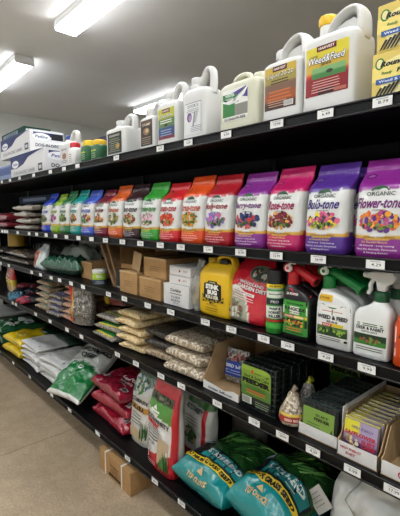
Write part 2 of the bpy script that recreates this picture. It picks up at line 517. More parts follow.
PR = ['9.99', '6.49', '12.99', '4.29', '17.99', '8.79', '24.99']
for T, xs in TAGS.items():
    dep = SD
    T0 = T; T -= .0012
    g = G().box(SX0, .004, T-.028, SX1, dep-.0225, T)
    zc = LC[T0]
    g.box(SX0, -.004, zc-.021, SX1, .004, zc+.019)
    if T0 == T5:
        g.box(SX0, .02, T-.055, SX1, .03, T-.028)
        for yy in (.05, .075): g.box(SX0, yy, T, SX1, yy+.006, T+.0006)
    s_ = build('shelf', g, 'black', sh)
    g = G().box(SX0, -.010, zc+.013, SX1, -.004, zc+.019); g.box(SX0, -.010, zc-.021, SX1, -.004, zc-.014)
    build('price_rail', g, 'lip', s_, bevel=.0015)
    for i, x in enumerate(xs):
        d = G().box(x-.027, -.0115, zc-.013, x+.027, -.0095, zc+.012, '#e6e6e2')
        if x > -2.2:
            dd = Dec(flat_front(-.0115), base=.0004, step=.0001)
            dd.text(PR[(i*3+int(T*10)) % 7], x+.003, zc-.001, .028, .0085, '#33332f', .01)
            dd.lines(x, zc+.008, .036, 1, .005, .0018, '#8a8a86', i)
            d.add(dd.v, dd.f, list(dd.c))
        build('price_tag', d, 'tag', s_, sharp=30)

exec_items = True
# ================================================================== SHELF 2: stand-up organic fertilizer bags
def organic_bag(x, y, top, name, pics, label, near=2, seed=0, gap=False, band='#d9a83c', namecol=None):
    w, h = .158, .300+random.uniform(-.012, .010)
    P = Pouch(w, h, D=((0, .040), (.05, .046), (.45, .045), (.66, .038), (.9, .010), (1, .002)),
              YC=((0, 0), (.55, .004), (.7, .012), (.9, .05), (1, .058)), W=((0, .93), (.08, .985), (.56, .95), (.68, 1), (1, .97)), wr=.0055, seed=seed)
    t = thing('fertilizer_bag', label, 'fertilizer bag', (x-.008+random.uniform(-.004, .004), y, T2), rz=random.uniform(-4, 3))
    topc = hx(top); white = (.86, .86, .84); dk = tuple(c*.82 for c in topc)
    def paint(u, v, fr):
        vt = .655+.03*(1-u*u)+(.03 if u > .6 else 0)
        vb = .235-.02*(1-u*u)
        if v > .985: return dk
        if v > vt: return topc
        if v > vb: return white
        if v > vb-.035 and fr: return hx(band)
        return topc
    b = build('bag', P.mesh(paint, 30, 60), 'film', t, sharp=180)
    d = Dec(P.surf, base=.0014, step=.0002)
    nc = namecol or tuple(c*.8 for c in topc)
    # mound logo, ORGANIC, product name
    d.poly([(-.030, .198), (-.022, .207), (-.01, .2125), (.004, .214), (.016, .209), (.026, .198)], '#1e4a2e')
    d.rect(-.022, .1985, .02, .2005, '#e8e8e4', 3)
    d.text('ORGANIC', 0, .189, .082, .012, '#31473a', .015)
    d.text(name, -.004, .162, .136 if len(name) > 9 else .122, .032, nc, .025, .35)
    d.lines(0, .141, .05, 1, .004, .0022, '#8a8a86', seed)
    # picture of the crop
    d.blobs(0, .108, .056, .028, pics, 70 if near > 1 else 30, .0085 if near > 1 else .012, seed)
    d.blobs(0, .094, .045, .008, ['#3c5a2c', '#2b3f22', '#6b8a3c'], 14, .006, seed+1)
    d.text('ORGANIC GARDENING', .005, .0615, .09, .006, '#4a3413', .01)
    d.text('4 lb.', -.066, .064, .014, .005, '#4a3413', .01)
    # printed lines on the base and oval seal on the top
    d.text('For Beautiful Blooms', -.005, .047, .075, .006, '#e8c46a', .008)
    for k, (tx, ww) in enumerate((('All Natural - Long Lasting', .1), ('Ideal for Annuals, Perennials', .115), ('& Hanging Baskets', .07))):
        if near > 1 or k < 2: d.text(tx, 0, .036-.0105*k, ww, .006, '#efe4ea', .006)
    build('print', d, 'print', t, sharp=180); d = Dec(P.surf, base=.0014, step=.0002)
    d.ell(-.048, .245, .017, .0075, tuple(c*.45 for c in topc), 14); d.ell(-.048, .245, .013, .0045, tuple(min(1, c*.8+.2) for c in topc), 12)
    d.text('4-3-8', .045, .262, .03, .005, tuple(min(1, c*.6+.4) for c in topc), .006)
    build('seal_badge', d, 'print', t, sharp=180)
    # crimped seal across the top
    g = G()
    for k in range(2):
        for i in range(12):
            a = -w/2*.96+i*w*.96/12; z = h*.885+k*.008
            p0 = P.surf(a, z, .0008); p1 = P.surf(a+w*.96/12, z, .0008)
            g.slab(p0, p1, (p0[0], p0[1], p0[2]+.002), (0, -.0006, 0), tuple(min(1, c*.85+.12) for c in topc))
    build('seal', g, 'film', t)
    return t
OB = [
 (-.520, 'Flower-tone', '#8c2a8a', ['#e0812a', '#f0a838', '#b04a7a', '#5a2a78', '#d86030'], 'magenta purple bag with orange lilies pictured, at the right edge of the picture'),
 (-.700, 'Bulb-tone', '#57318f', ['#d05080', '#e8cf30', '#e06a90', '#e8d040', '#4a3a4a'], 'violet organic fertilizer bag picturing pink tulips over yellow flowers'),
 (-.868, 'Rose-tone', '#c01f62', ['#7a1a30', '#902038', '#5c1826', '#d8a050'], 'hot pink organic fertilizer bag picturing dark red roses'),
 (-1.038, 'Berry-tone', '#87308c', ['#2a3a6a', '#c03a3a', '#36487a', '#b84a50', '#1e2850'], 'plum purple organic fertilizer bag picturing blueberries and strawberries'),
 (-1.212, 'Holly-tone', '#b3202c', ['#7a6ab8', '#c86a9a', '#8a78c8', '#3e6a3a'], 'crimson organic fertilizer bag picturing lilac and pink hydrangeas'),
 (-1.385, 'Citrus-tone', '#e2521f', ['#e8a03a', '#c8902a', '#4a6a30', '#d84a20', '#8aa040'], 'bright orange organic fertilizer bag between the crimson and the scarlet bags'),
 (-1.556, 'Tomato-tone', '#d2232a', ['#c03020', '#d8502a', '#a82818', '#e07048'], 'scarlet organic fertilizer bag picturing a heap of tomatoes'),
 (-1.728, 'Garden-tone', '#3da23b', ['#d8a0b8', '#b87890', '#6a9a4a', '#e8c8d0'], 'green organic fertilizer bag beside the scarlet tomato bag'),
 (-1.905, 'Plant-tone', '#3a2226', ['#7a4a30', '#4a6a38', '#a03a38', '#c8b078'], 'dark brown organic fertilizer bag left of the green one'),
 (-2.085, 'Palm-tone', '#d9622a', ['#5a6a40', '#8a8a50', '#3a4a30', '#b89048'], 'burnt orange organic fertilizer bag left of the dark brown one'),
 (-2.265, 'Bio-tone', '#7c2434', ['#b8603a', '#5a7a3a', '#8a3a30', '#d8a048'], 'maroon organic fertilizer bag left of the burnt orange one'),
 (-2.450, 'Iron-tone', '#4a62c4', ['#c85a40', '#4a8a40', '#8a3a5a', '#e0a040'], 'periwinkle blue organic fertilizer bag left of the maroon one'),
 (-2.635, 'Lawn-tone', '#1f9a94', ['#5a8a3a', '#a04a3a', '#3a6a3a', '#c87838'], 'teal organic fertilizer bag left of the periwinkle one'),
 (-2.815, 'Tree-tone', '#2c7a4a', ['#3a5a2a', '#7a9a3a', '#4a4a2a', '#98a848'], 'dark green organic fertilizer bag left of the teal one'),
 (-2.995, 'Azalea-tone', '#8fb82a', ['#8a3a7a', '#c04a90', '#5a7a3a', '#a85aa0'], 'lime green organic fertilizer bag near the blue one'),
 (-3.180, 'Start-tone', '#2342b8', ['#3a4a3a', '#6a5a4a', '#4a6a3a', '#b09060'], 'royal blue organic fertilizer bag, leftmost of the row on the second shelf'),
]
for i, (x, nm, top, pics, lab) in enumerate(OB):
    y = .066+.0022*i
    lab2 = lab if len(lab.split()) <= 16 else lab
    organic_bag(x, y, top, nm, pics, lab2, near=2 if i < 9 else 1, seed=i+1, namecol='#3a2a78' if nm == 'Bulb-tone' else None)
# second bag of the violet kind standing behind (its white side shows in the gap)
organic_bag(-.69, .172, '#57318f', 'Bulb-tone', ['#d05080', '#e8cf30', '#e06a90'], 'violet fertilizer bag standing behind the front violet one', near=1, seed=41)

# ================================================================== pillows helper
def lying(name, label, cat, loc, w, l, t, paint, mat, rz=0, rx=0, ry=0, seed=0, dec=None, group=None, n=3.5, wr=.003, nu=26, nv=34, pinch=.05, ws=9, fin=0, rot=0, org=(0, 0), dmat='print'):
    P = Pillow(w, l, max(.7*t, t-1.5*wr), n=n, wr=wr, seed=seed, pinch=pinch, ws=ws, fin=fin)
    r = thing(name, label, cat, loc, rz, group, rx, ry)
    fn = paint if callable(paint) else (lambda u, v, top: paint)
    build('bag', P.mesh(fn, nu, nv), mat, r, sharp=180)
    if dec:
        d = Dec(P.surf, base=.0022, step=.0003, rot=rot, org=org); dec(d); build('print', d, dmat, r, sharp=180)
    return r

# shelf 2, far left: stacked flat bags
def dec_small(col):
    def fn(d):
        d.rect(-.11, -.05, .11, .05, col, 6); d.text('SOIL', 0, .01, .12, .03, '#f0f0e8', .03); d.lines(0, -.02, .16, 2, .015, .005, '#e8e4d8')
    return fn
SB = [('#7a5a4a', '#8a3a34'), ('#6a7a54', '#3a5a34'), ('#8a7a6c', '#5a6a3a'), ('#54643c', '#a0a890')]
names_sb = ['bottom pouch of the flat soil stack left of the royal blue bag', 'second pouch up in the flat soil stack left of the royal blue bag',
            'third pouch up in the flat soil stack left of the royal blue bag', 'top green pouch of the flat soil stack left of the royal blue bag']
for k, (a, b) in enumerate(SB):
    lying('soil_pouch', names_sb[k], 'soil bag', (-3.68+.05*(k % 2)-.015*k, .22, T2+.058*k), .42, .34, .058, (lambda a: (lambda u, v, top: a if v > -.55 else '#a9a094'))(a), 'filmshiny', rz=random.uniform(-6, 6), seed=50+k, dec=dec_small(b), wr=.005)
for k, (c, lb) in enumerate((('#7a2c34', 'lower red pouch at the far left end of the second shelf'), ('#8a3038', 'upper red pouch at the far left end of the second shelf'))):
    lying('soil_pouch', lb, 'soil bag', (-4.35, .22, T2+.08*k), .5, .34, .08, c, 'filmshiny', seed=60+k, dec=dec_small('#c8a8a0'), wr=.005)
t = thing('shipping_box', 'dark blue carton on the far left of the second shelf above the flat pouches', 'box', (-3.95, .36, T2+.25))
g = G().box(-.42, -.10, 0, .42, .10, .07, '#1c2a44'); build('carton', g, 'printcard', t, bevel=.002)
d = Dec(flat_front(-.10)); d.rect(-.3, .02, .3, .05, '#51607c', 4); build('print', d, 'print', t)
# ================================================================== SHELF 1: jugs
WHITE = '#d6d5d0'; CREAM = '#d0ceb6'
def cap_lathe(x, y, z, r, h, col, ribs=True):
    g = G(); m = 28; R_ = []
    for rr, zz in ((r*.96, z), (r, z+h*.08), (r, z+h*.8), (r*.93, z+h*.95), (r*.8, z+h)):
        R_.append([((x+(rr*(1+(.03 if (i % 2 and ribs and zz < z+h*.85) else 0)))*math.cos(2*PI*i/m)), y+(rr*(1+(.03 if (i % 2 and ribs and zz < z+h*.85) else 0)))*math.sin(2*PI*i/m), zz) for i in range(m)])
    g.rings(R_, col); return g

def label_weedfeed(d):
    # red, yellow and green herbicide label
    d.rect(-.074, .055, .074, .205, lambda u, v: '#8a1a1e' if v < .42 else ('#c2352a' if v < .5 else ('#d8c832' if v > .72 else '#c8a838')), 14)
    d.rect(-.074, .055, .074, .075, '#3a1014', 3)
    d.rect(-.05, .107, .066, .14, lambda u, v: '#3c7a3a' if v < .55 else '#7aa86a', 5)
    d.ell(.012, .123, .012, .006, '#24381e')
    d.rect(-.034, .188, .034, .205, '#5c1414', 3); d.text('HARVEST', 0, .1965, .055, .008, '#f0e0d0', .02)
    d.text('LAWN', -.045, .176, .03, .007, '#2a4a2a', .01)
    d.text('Weed&Feed', 0, .163, .13, .023, '#1c1c1a', .07, .25); d.text('Weed&Feed', 0, .1635, .128, .021, '#f4f4ee', .01, .25)
    d.text('20-0-0', 0, .147, .035, .007, '#2a2a2a', .02)
    d.lines(0, .098, .11, 5, .008, .0025, '#e0a8a0', 3)
    d.rect(.03, .058, .07, .068, '#b86a5a', 2)
def label_lawn30(d):
    d.rect(-.066, .045, .066, .19, lambda u, v: '#4a3228' if v < .2 else ('#9c5228' if v < .42 else ('#7a5a44' if v < .6 else ('#c8a83a' if v > .8 else '#a09044'))), 14)
    d.rect(-.03, .172, .03, .190, '#4a1210', 3); d.text('HARVEST', 0, .181, .05, .008, '#f0e0d0', .02)
    d.text('Liquid 20-20', .002, .158, .11, .02, '#161614', .06, .2); d.text('Liquid 20-20', .002, .1585, .108, .018, '#efe9c8', .005, .2)
    d.lines(0, .142, .08, 2, .009, .0035, '#3a2a20', 5)
    d.lines(0, .105, .11, 3, .012, .005, '#c86a30', 7)
    d.lines(-.01, .072, .09, 3, .008, .0025, '#c89a80', 9)
    d.rect(.02, .05, .058, .068, '#ece8e0', 2)
    for k in range(9): d.k = 16; d.rect(.023+k*.0038, .052, .0245+k*.0038, .066, '#2a2a2a', 1)
def label_bugmax(d):
    d.rect(-.066, .045, .066, .165, '#e6e6de', 4)
    d.rect(-.066, .062, .0, .115, '#2f7a38', 4); d.rect(0, .062, .066, .105, lambda u, v: ('#7a7a6e' if (int(u*9)+int(v*7)) % 2 else '#8e8e84'), 10)
    d.poly([(-.066, .112), (-.066, .15), (-.03, .148), (.02, .152), (.02, .112), (-.02, .108)], '#2d7a40')
    d.poly([(-.01, .15), (.066, .165), (.066, .122), (.03, .13)], '#4a3f86')
    pts = [(-.066+.132*k/12, .108+.05*(k/12)**2+.004) for k in range(13)]
    d.poly([(-.066, .120), (-.03, .108), (.01, .112), (.05, .135), (.066, .158), (.066, .168), (.045, .142), (.008, .118), (-.03, .115), (-.066, .128)], '#f0f0ea')
    d.text('WINTER', -.026, .142, .05, .010, '#eaf4e4', .02); d.text('WASH', -.03, .129, .04, .008, '#eaf4e4', .02)
    d.text('2.5 GALLON SIZE', 0, .053, .11, .009, '#2c2c28', .03)
def label_tech(d):
    d.rect(-.054, .03, .054, .16, '#dfe0de', 4)
    d.text('DOOR X', .0, .146, .07, .013, '#5c5a62', .01)
    d.ell(-.024, .1, .016, .02, '#6a4a78', 14); d.ell(-.02, .096, .009, .013, '#a88ab0', 10)
    d.poly([(.0, .07), (.02, .075), (.032, .11), (.022, .125), (.012, .1)], '#b8b8ba'); d.poly([(-.004, .06), (.006, .06), (.016, .12), (.008, .12)], '#8a8a90')
    d.lines(0, .132, .09, 3, .007, .0022, '#7a7a80', 3); d.lines(.02, .06, .07, 4, .007, .002, '#7a7a80', 5)
    d.rect(-.054, .158, .054, .16, '#4a4a50', 2); d.rect(.052, .03, .054, .16, '#6a6a70', 2)
def label_blueyel(d):
    d.rect(-.062, .035, .062, .175, lambda u, v: '#7a2a34' if v < .1 else ('#2c4a78' if v < .42 else ('#5a7a48' if v < .66 else '#b8b83a')), 14)
    d.rect(-.03, .155, .03, .172, '#6a1614', 3); d.text('HARVEST', 0, .1635, .05, .008, '#f0e0d0', .02)
    d.text('Crossbow', 0, .142, .1, .017, '#22301c', .05, .2); d.text('Crossbow', 0, .1425, .098, .015, '#f0f0d8', .005, .2)
    d.lines(0, .12, .09, 2, .01, .004, '#e8ecd8', 2); d.ell(0, .098, .014, .006, '#22301c')
    d.lines(0, .075, .1, 3, .011, .003, '#a8b8d8', 4)
def label_dark(d):
    d.rect(-.05, .025, .05, .15, lambda u, v: '#33261f' if v < .8 else '#5a4232', 8)
    d.text('STUMP', 0, .128, .07, .012, '#d8c8a8', .02); d.ell(.0, .095, .028, .018, '#8a6a4a', 12); d.ell(.005, .098, .015, .01, '#c8a878', 10)
    d.lines(0, .065, .08, 4, .01, .003, '#a08a70', 6)
def label_darkgreen(d):
    d.rect(-.075, .02, .075, .135, lambda u, v: '#23271f', 6)
    d.text('CONCENTRATE', 0, .118, .11, .011, '#cfcdb8', .02)
    d.lines(0, .1, .12, 7, .011, .004, '#8a8f72', 8); d.ell(.035, .06, .02, .014, '#b8903a', 10)

def rect_jug(x, y, w, d, h, label, fn, col=WHITE, rz=0, style='arch', capcol=WHITE, dx=0, top=.055, cap=(-.52, .25, .012)):
    t = thing('jug', label, 'jug', (x, y, T1), rz)
    a, b = w/2, d/2
    secs = [(0, a*.93, b*.9, 0, 0, 5), (.006, a*.98, b*.97, 0, 0, 6), (.02, a, b, 0, 0, 7), (.035, a*.985, b*.985, 0, 0, 7), (h*.55, a*.985, b*.985, 0, 0, 7),
            (h*.84, a, b, 0, 0, 7), (h*.9, a, b, 0, 0, 6.5), (h*.94, a*.97, b*.95, 0, 0, 6), (h*.975, a*.9, b*.86, 0, 0, 5), (h, a*.72, b*.7, 0, 0, 4)]
    L = LS(secs)
    build('body', G().loft(secs, col, 44), 'plastic', t, sharp=60)
    if style == 'arch':          # raised neck on the left, moulded grip arch rising to the right
        build('neck', G().lathe([(.034, h*.93), (.03, h*.97), (.026, h+cap[2]), (.026, h+cap[2]+.01)], a*cap[0]+.012, b*cap[1]-.01, col), 'plastic', t)
        cp = cap_lathe(a*cap[0]+.012, b*cap[1]-.01, h+cap[2]+.006, .031, .032, capcol); build('cap', cp, 'plastic', t, sharp=50)
        pth = smooth_path([(-a*.28, 0, h*.93), (-a*.12, 0, h+top*.45), (a*.25, 0, h+top*.88), (a*.6, 0, h+top), (a*.84, 0, h+top*.8), (a*.9, 0, h+top*.1), (a*.88, 0, h*.88)], 6)
        build('grip_web', G().prism([(-a*.3, h*.93), (-a*.05, h+top*.38), (a*.28, h+top*.60), (a*.6, h+top*.66), (a*.78, h+top*.45), (a*.80, h*.93)], -.016, .016, col), 'plastic', t, bevel=.004)
        build('handle', G().tube(pth, [.0125]*len(pth), col, 18, ((0, 1, 0), 3.4)), 'plastic', t, sharp=180)
    elif style == 'loop':        # cap left, tall loop handle on the right
        build('neck', G().loft([(h*.93, a*.75, b*.7, -a*.1, 0, 4), (h*1.04, a*.45, b*.5, -a*.3, 0, 3), (h*1.1, .03, .03, -a*.42, 0, 2), (h*1.14, .024, .024, -a*.42, 0, 2)], col, 28), 'plastic', t, sharp=60)
        build('cap', cap_lathe(-a*.42, 0, h*1.12, .028, .03, capcol), 'plastic', t, sharp=50)
        pth = smooth_path([(-a*.1, 0, h*1.06), (a*.15, 0, h*1.2), (a*.5, 0, h*1.34), (a*.85, 0, h*1.3), (a*.93, 0, h*1.12), (a*.88, 0, h*.88)], 7)
        build('handle', G().tube(pth, .0135, col, 14, ((0, 1, 0), 1.5)), 'plastic', t, sharp=180)
    elif style == 'low':         # flat top, low bail behind small shoulder
        build('cap', cap_lathe(a*.55, b*.3, h*.985, .03, .03, capcol), 'plastic', t, sharp=50)
        pth = smooth_path([(-a*.62, 0, h*.95), (-a*.5, 0, h+.022), (-a*.1, 0, h+.032), (a*.2, 0, h+.02), (a*.3, 0, h*.96)], 7)
        build('handle', G().tube(pth, .011, col, 12, ((0, 1, 0), 1.6)), 'plastic', t, sharp=180)
    if fn:
        dd = Dec(lambda p_, q_, l: L.front(p_, q_, l), base=.0009, step=.00018, org=(dx, 0)); fn(dd); build('label', dd, 'print', t, sharp=180)
    return t
rect_jug(-.708, .094, .186, .150, .245, 'big white jug with red and yellow lawn label beside the yellow cartons', label_weedfeed, top=.062, capcol='#e0b41c', cap=(-.80, .6, .056))
rect_jug(-.888, .086, .165, .13, .213, 'white jug with brown and orange fertilizer label between two bigger jugs', label_lawn30, top=.068)
rect_jug(-1.098, .09, .205, .12, .195, 'cream jug with green and purple label and low handle', label_bugmax, col=CREAM, style='low', capcol=CREAM, dx=-.01)
rect_jug(-1.07, .24, .18, .12, .2, 'plain cream jug standing behind the cream jug with green label', None, col=CREAM, style='low', capcol=CREAM)
rect_jug(-1.350, .082, .155, .115, .222, 'white jug with tall loop handle, round cap and grey lettered label', label_tech, style='loop')
rect_jug(-1.548, .086, .165, .115, .208, 'white jug with blue, green and yellow label left of the loop handled jug', label_blueyel, style='loop')
rect_jug(-1.715, .086, .135, .11, .17, 'small white jug with a dark brown label', label_dark, style='loop')
rect_jug(-1.86, .20, .12, .11, .16, 'plain white bottle just behind and left of the brown labelled jug', None, style='loop')
rect_jug(-2.02, .10, .215, .15, .165, 'wide white jug with a narrow shoulder and black label on its left', label_darkgreen, style='loop', dx=-.0)
rect_jug(-2.20, .26, .15, .12, .12, 'white jug half hidden behind the wide black labelled jug', label_dark, style='loop')

# yellow seed-starter cartons at the right
def yellow_carton(loc, label, seed, n=1):
    t = thing('product_box', label, 'box', loc, rz=2)
    w, d_, h = .25, .18, .128
    build('carton', G().box(-w/2, -d_/2, 0, w/2, d_/2, h, '#dcc46c'), 'printcard', t, bevel=.0015)
    for sf, nm in ((flat_front(-d_/2), 'print'),):
        d = Dec(sf); x0 = -w/2
        d.poly([(x0+.03, .005), (x0+.02, h-.03), (x0+.1, h-.01), (x0+.16, h-.05), (x0+.08, .01)], '#e6dc9c')
        d.poly([(x0, .05), (x0, .09), (x0+.12, .1), (x0+.2, .06)], '#ecd878')
        d.ell(x0+.021, h-.03, .013, .016, '#3c7a34', 16); d.ell(x0+.021, h-.03, .009, .012, '#e6dc9c', 14)
        d.text('Roundup', x0+.066, h-.035, .088, .019, '#1e1e1c', .05, .3)
        d.text('Ready', x0+.042, h-.058, .03, .010, '#3c7a34', .02, .2); d.text('PRO', x0+.09, h-.056, .045, .012, '#1e1e1c', .04, .2)
        d.rect(x0+.012, h-.086, x0+.16, h-.072, '#2f5a9a', 3); d.text('Weed & Grass Killer', x0+.085, h-.079, .13, .007, '#f0f4f8', .01)
        d.lines(x0+.12, h-.1, .08, 2, .01, .003, '#7a6420', seed)
        for k in range(5):
            d.poly([(x0+.008+.01*k, .004), (x0+.014+.01*k, .006), (x0+.032+.012*k, .03+.003*k), (x0+.025+.012*k, .032+.003*k)], '#28241c')
        build('print', d, 'print', t)
    return t
yellow_carton((-.437, .113, T1), 'lower yellow weed killer carton at the right end of the top shelf', 1)
yellow_carton((-.43, .118, T1+.130), 'upper yellow weed killer carton stacked on another at the top right', 2)

# green bottles with yellow caps, red capped bottle, white jug with blue cap
def capped_bottle(x, y, w, h, body, cap, label, caph=.035, lab=None, capr=None, name='bottle', z=T1):
    t = thing(name, label, 'bottle', (x, y, z)); a = w/2
    secs = [(0, a*.92, a*.8, 0, 0, 3), (.006, a, a*.88, 0, 0, 3), (h*.68, a, a*.88, 0, 0, 3), (h*.76, a*.9, a*.8, 0, 0, 2.6), (h*.82, a*.5, a*.5, 0, 0, 2), (h*.9, a*.42, a*.42, 0, 0, 2)]
    L = LS(secs)
    build('body', G().loft(secs, body, 28), 'plastic', t, sharp=60)
    build('cap', cap_lathe(0, 0, h-caph, capr or a*.75, caph, cap), 'plastic', t, sharp=50)
    if lab:
        d = Dec(lambda p_, q_, l: L.front(p_, q_, l)); lab(d); build('label', d, 'print', t, sharp=180)
    return t
def lab_g(d):
    d.rect(-.042, .02, .042, .09, lambda u, v: '#1e4a2a' if v < .75 else '#3c7a3a', 4); d.text('Bonide', 0, .078, .06, .01, '#e8d860', .02); d.lines(0, .06, .06, 3, .012, .004, '#9ac08a', 3)
def lab_r(d):
    d.rect(-.032, .02, .032, .085, '#dcdcd8', 3); d.lines(0, .075, .05, 5, .012, .004, '#8a4a4a', 3)
capped_bottle(-2.445, .09, .112, .155, '#1f5a34', '#e3c21c', 'green bottle with yellow cap beside the red capped bottle', .045, lab_g, .042)
capped_bottle(-2.325, .10, .108, .145, '#1f5a34', '#e3b81c', 'green bottle with yellow cap, nearer the black labelled jug', .04, lab_g, .040)
capped_bottle(-2.36, .22, .11, .15, '#1f5a34', '#e3c21c', 'green bottle with yellow cap at the back between two like it', .045, None, .042)
capped_bottle(-2.57, .05, .085, .155, '#e0dfdb', '#c4202a', 'white bottle with a red cap beside the green bottles', .045, lab_r, .032)
def lab_w(d):
    d.rect(-.07, .03, .06, .15, '#cfcdca', 3); d.text('Spray', 0, .13, .09, .016, '#3a3a4a', .02); d.ell(0, .085, .035, .022, '#9a6a5a', 12); d.lines(0, .055, .1, 2, .012, .004, '#5a5a5a', 2)
rect_jug(-2.735, .11, .19, .13, .185, 'white jug with a blue cap standing against the pet bag cartons', lab_w, style='loop', capcol='#28458c')
# carton behind the bottles
t = thing('shipping_box', 'white carton with blue stripe behind the yellow capped bottles', 'box', (-2.72, .35, T1), rz=0)
build('carton', G().box(-.24, -.12, 0, .3, .12, .215, '#d9dad8'), 'printcard', t, bevel=.002)
d = Dec(flat_front(-.12)); d.rect(-.24, .16, .3, .215, '#26263c', 4); d.rect(-.02, .13, .3, .17, '#3c4a86', 3); d.text('PET', .1, .08, .14, .04, '#4a5a90', .03); build('print', d, 'print', t)
d = Dec(flat_right(.3)); d.rect(-.1, .15, .1, .19, '#3c4a86', 3); d.lines(0, .1, .14, 2, .03, .01, '#5a5a5a', 2); build('print', d, 'print', t)
# pet bag cartons
def dog_carton(loc, w, d_, h, label, rz=0):
    t = thing('shipping_box', label, 'box', loc, rz)
    build('carton', G().box(-w, 0, 0, 0, d_, h, '#d6d5d3'), 'printcard', t, bevel=.002)
    d = Dec(flat_front(0.0)); a = -w
    d.poly([(a+.0, h*.45), (a+.0, h), (a+w*.75, h), (a+w*.98, h*.98), (a+w*.6, h*.86), (a+w*.42, h*.55), (a+w*.2, h*.42)], '#2b3466')
    d.ell(a+w*.16, h*.62, w*.11, h*.17, '#e4e4e6', 16); d.text('Petline', a+w*.16, h*.62, w*.15, h*.12, '#2b3466', .02, .2)
    d.text('DOG-IN-DISC LINER', a+w*.42, h*.22, w*.66, h*.15, '#77757c', .01)
    d.rect(-w*.16, h*.12, -w*.05, h*.42, '#3a3a44', 3); d.rect(-w*.14, h*.2, -w*.07, h*.34, '#c8c8cc', 2)
    build('print', d, 'print', t)
    d = Dec(flat_right(0.0))
    d.rect(d_*.1, h*.72, d_*.98, h*.9, '#2b3466', 3); d.ell(d_*.33, h*.7, d_*.26, h*.17, '#e8e8ea', 16); d.text('Petline', d_*.33, h*.7, d_*.36, h*.13, '#2b3466', .02, .2)
    d.rect(d_*.62, h*.6, d_*.98, h*.88, '#1c1c22', 3)
    d.text('DOG-IN-DISC', d_*.5, h*.32, d_*.7, h*.15, '#3c3c46', .03)
    build('print', d, 'print', t); return t
dog_carton((-3.06, .03, T1), .78, .36, .19, 'lower white and navy pet liner carton at the top shelf left')
dog_carton((-3.34, .03, T1+.192), .76, .28, .175, 'upper white and navy pet liner carton stacked to the left on another')
t = thing('shipping_box', 'dark green carton on top of the pet liner cartons', 'box', (-3.80, .10, T1+.369))
build('carton', G().box(-.5, 0, 0, .12, .24, .085, '#28463a'), 'printcard', t, bevel=.002)
d = Dec(flat_front(0)); d.rect(-.45, .03, -.03, .07, '#7c8c9a', 3); d.text('LINERS', -.22, .05, .3, .03, '#28303a', .02); build('print', d, 'print', t)
d = Dec(flat_right(.12)); d.rect(.02, .02, .22, .065, '#dfe2dc', 3); d.ell(.1, .043, .05, .016, '#28463a', 12); build('print', d, 'print', t)
t = thing('shipping_box', 'blue striped carton at the far left of the top shelf', 'box', (-4.2, .12, T1))
build('carton', G().box(-.6, 0, 0, .3, .3, .17, '#8f9cb8'), 'printcard', t, bevel=.002)
d = Dec(flat_front(0)); d.rect(-.5, .08, .28, .15, '#43588c', 3); build('print', d, 'print', t)
# ================================================================== SHELF 3
# ---- ready-to-spray bottles
def hose_sprayer(t, cx, cz, col, ln=.115, dz=-.04, y=0.0, ang=0):
    g = G()
    g.lathe([(.020, cz-.050), (.021, cz-.048), (.021, cz-.012), (.018, cz-.004), (.014, cz)], cx, y, col, 20)
    pth = smooth_path([(cx-.012, y+.006, cz+.004), (cx+.02, y+.006, cz+.006), (cx+ln*.6, y+.004, cz+.004+dz*.5), (cx+ln, y, cz+dz)], 5)
    rad = [.0155+.002*math.sin(PI*k/(len(pth)-1)) for k in range(len(pth))]
    g.tube(pth, rad, col, 18)
    g.tube([(cx-.035, y-.004, cz+.010), (cx-.012, y-.002, cz+.012)], [.015, .022], col, 14)
    h = build('sprayer_head', g, 'plasticdark', t, sharp=50)
    e = Vector(pth[-1]); d = (e-Vector(pth[-3])).normalized()
    g = G().tube([e-d*.008, e+d*.002], .0195, col, 18); g.tube([e+d*.0021, e+d*.0026], .0125, tuple(c*.35 for c in hx(col)), 16)
    build('hose_collar', g, 'plasticdark', h)
    g = G().tube([(cx-.006, y-.022, cz+.012), (cx-.006, y-.031, cz+.012)], [.015, .013], '#e8e8e4', 18)
    g.tube([(cx-.006, y-.031, cz+.012), (cx-.006, y-.0325, cz+.012)], [.006, .006], col, 10)
    g.tube(smooth_path([(cx-.006, y-.027, cz+.02), (cx+.004, y-.027, cz+.031), (cx+.02, y-.022, cz+.029)], 4), .0045, '#e8e8e4', 8)
    build('dial', g, 'plastic', h)
def flask(name, label, x, y, w, d, h, col, lab, neck=-.012, mat='plastic', hd='#0f7a35', hose=True, hz=None, group=None, ln=.115, dz=-.04, nsh=6):
    t = thing(name, label, 'spray bottle', (x, y, T3), 0, group)
    a, b = w/2, d/2
    secs = [(0, a*.94, b*.88, 0, 0, nsh), (.006, a, b, 0, 0, nsh), (h*.70, a, b, 0, 0, nsh), (h*.78, a*.97, b*.97, -a*.02, 0, nsh*.8), (h*.86, a*.82, b*.92, -a*.14, 0, 4.2),
            (h*.93, a*.56, b*.8, -a*.33+neck*.2, 0, 3), (h*.975, .024, .022, -a*.45+neck*.3, 0, 2.2), (h, .017, .017, -a*.48+neck*.3, 0, 2)]
    L = LS(secs); nx = -a*.48+neck*.3
    build('body', G().loft(secs, col, 40), mat, t, sharp=60)
    if lab:
        dd = Dec(L.front, base=.0009, step=.00018); lab(dd); build('label', dd, 'print', t, sharp=180)
    if hose: hose_sprayer(t, nx, h+.044, hd, ln, dz)
    return t
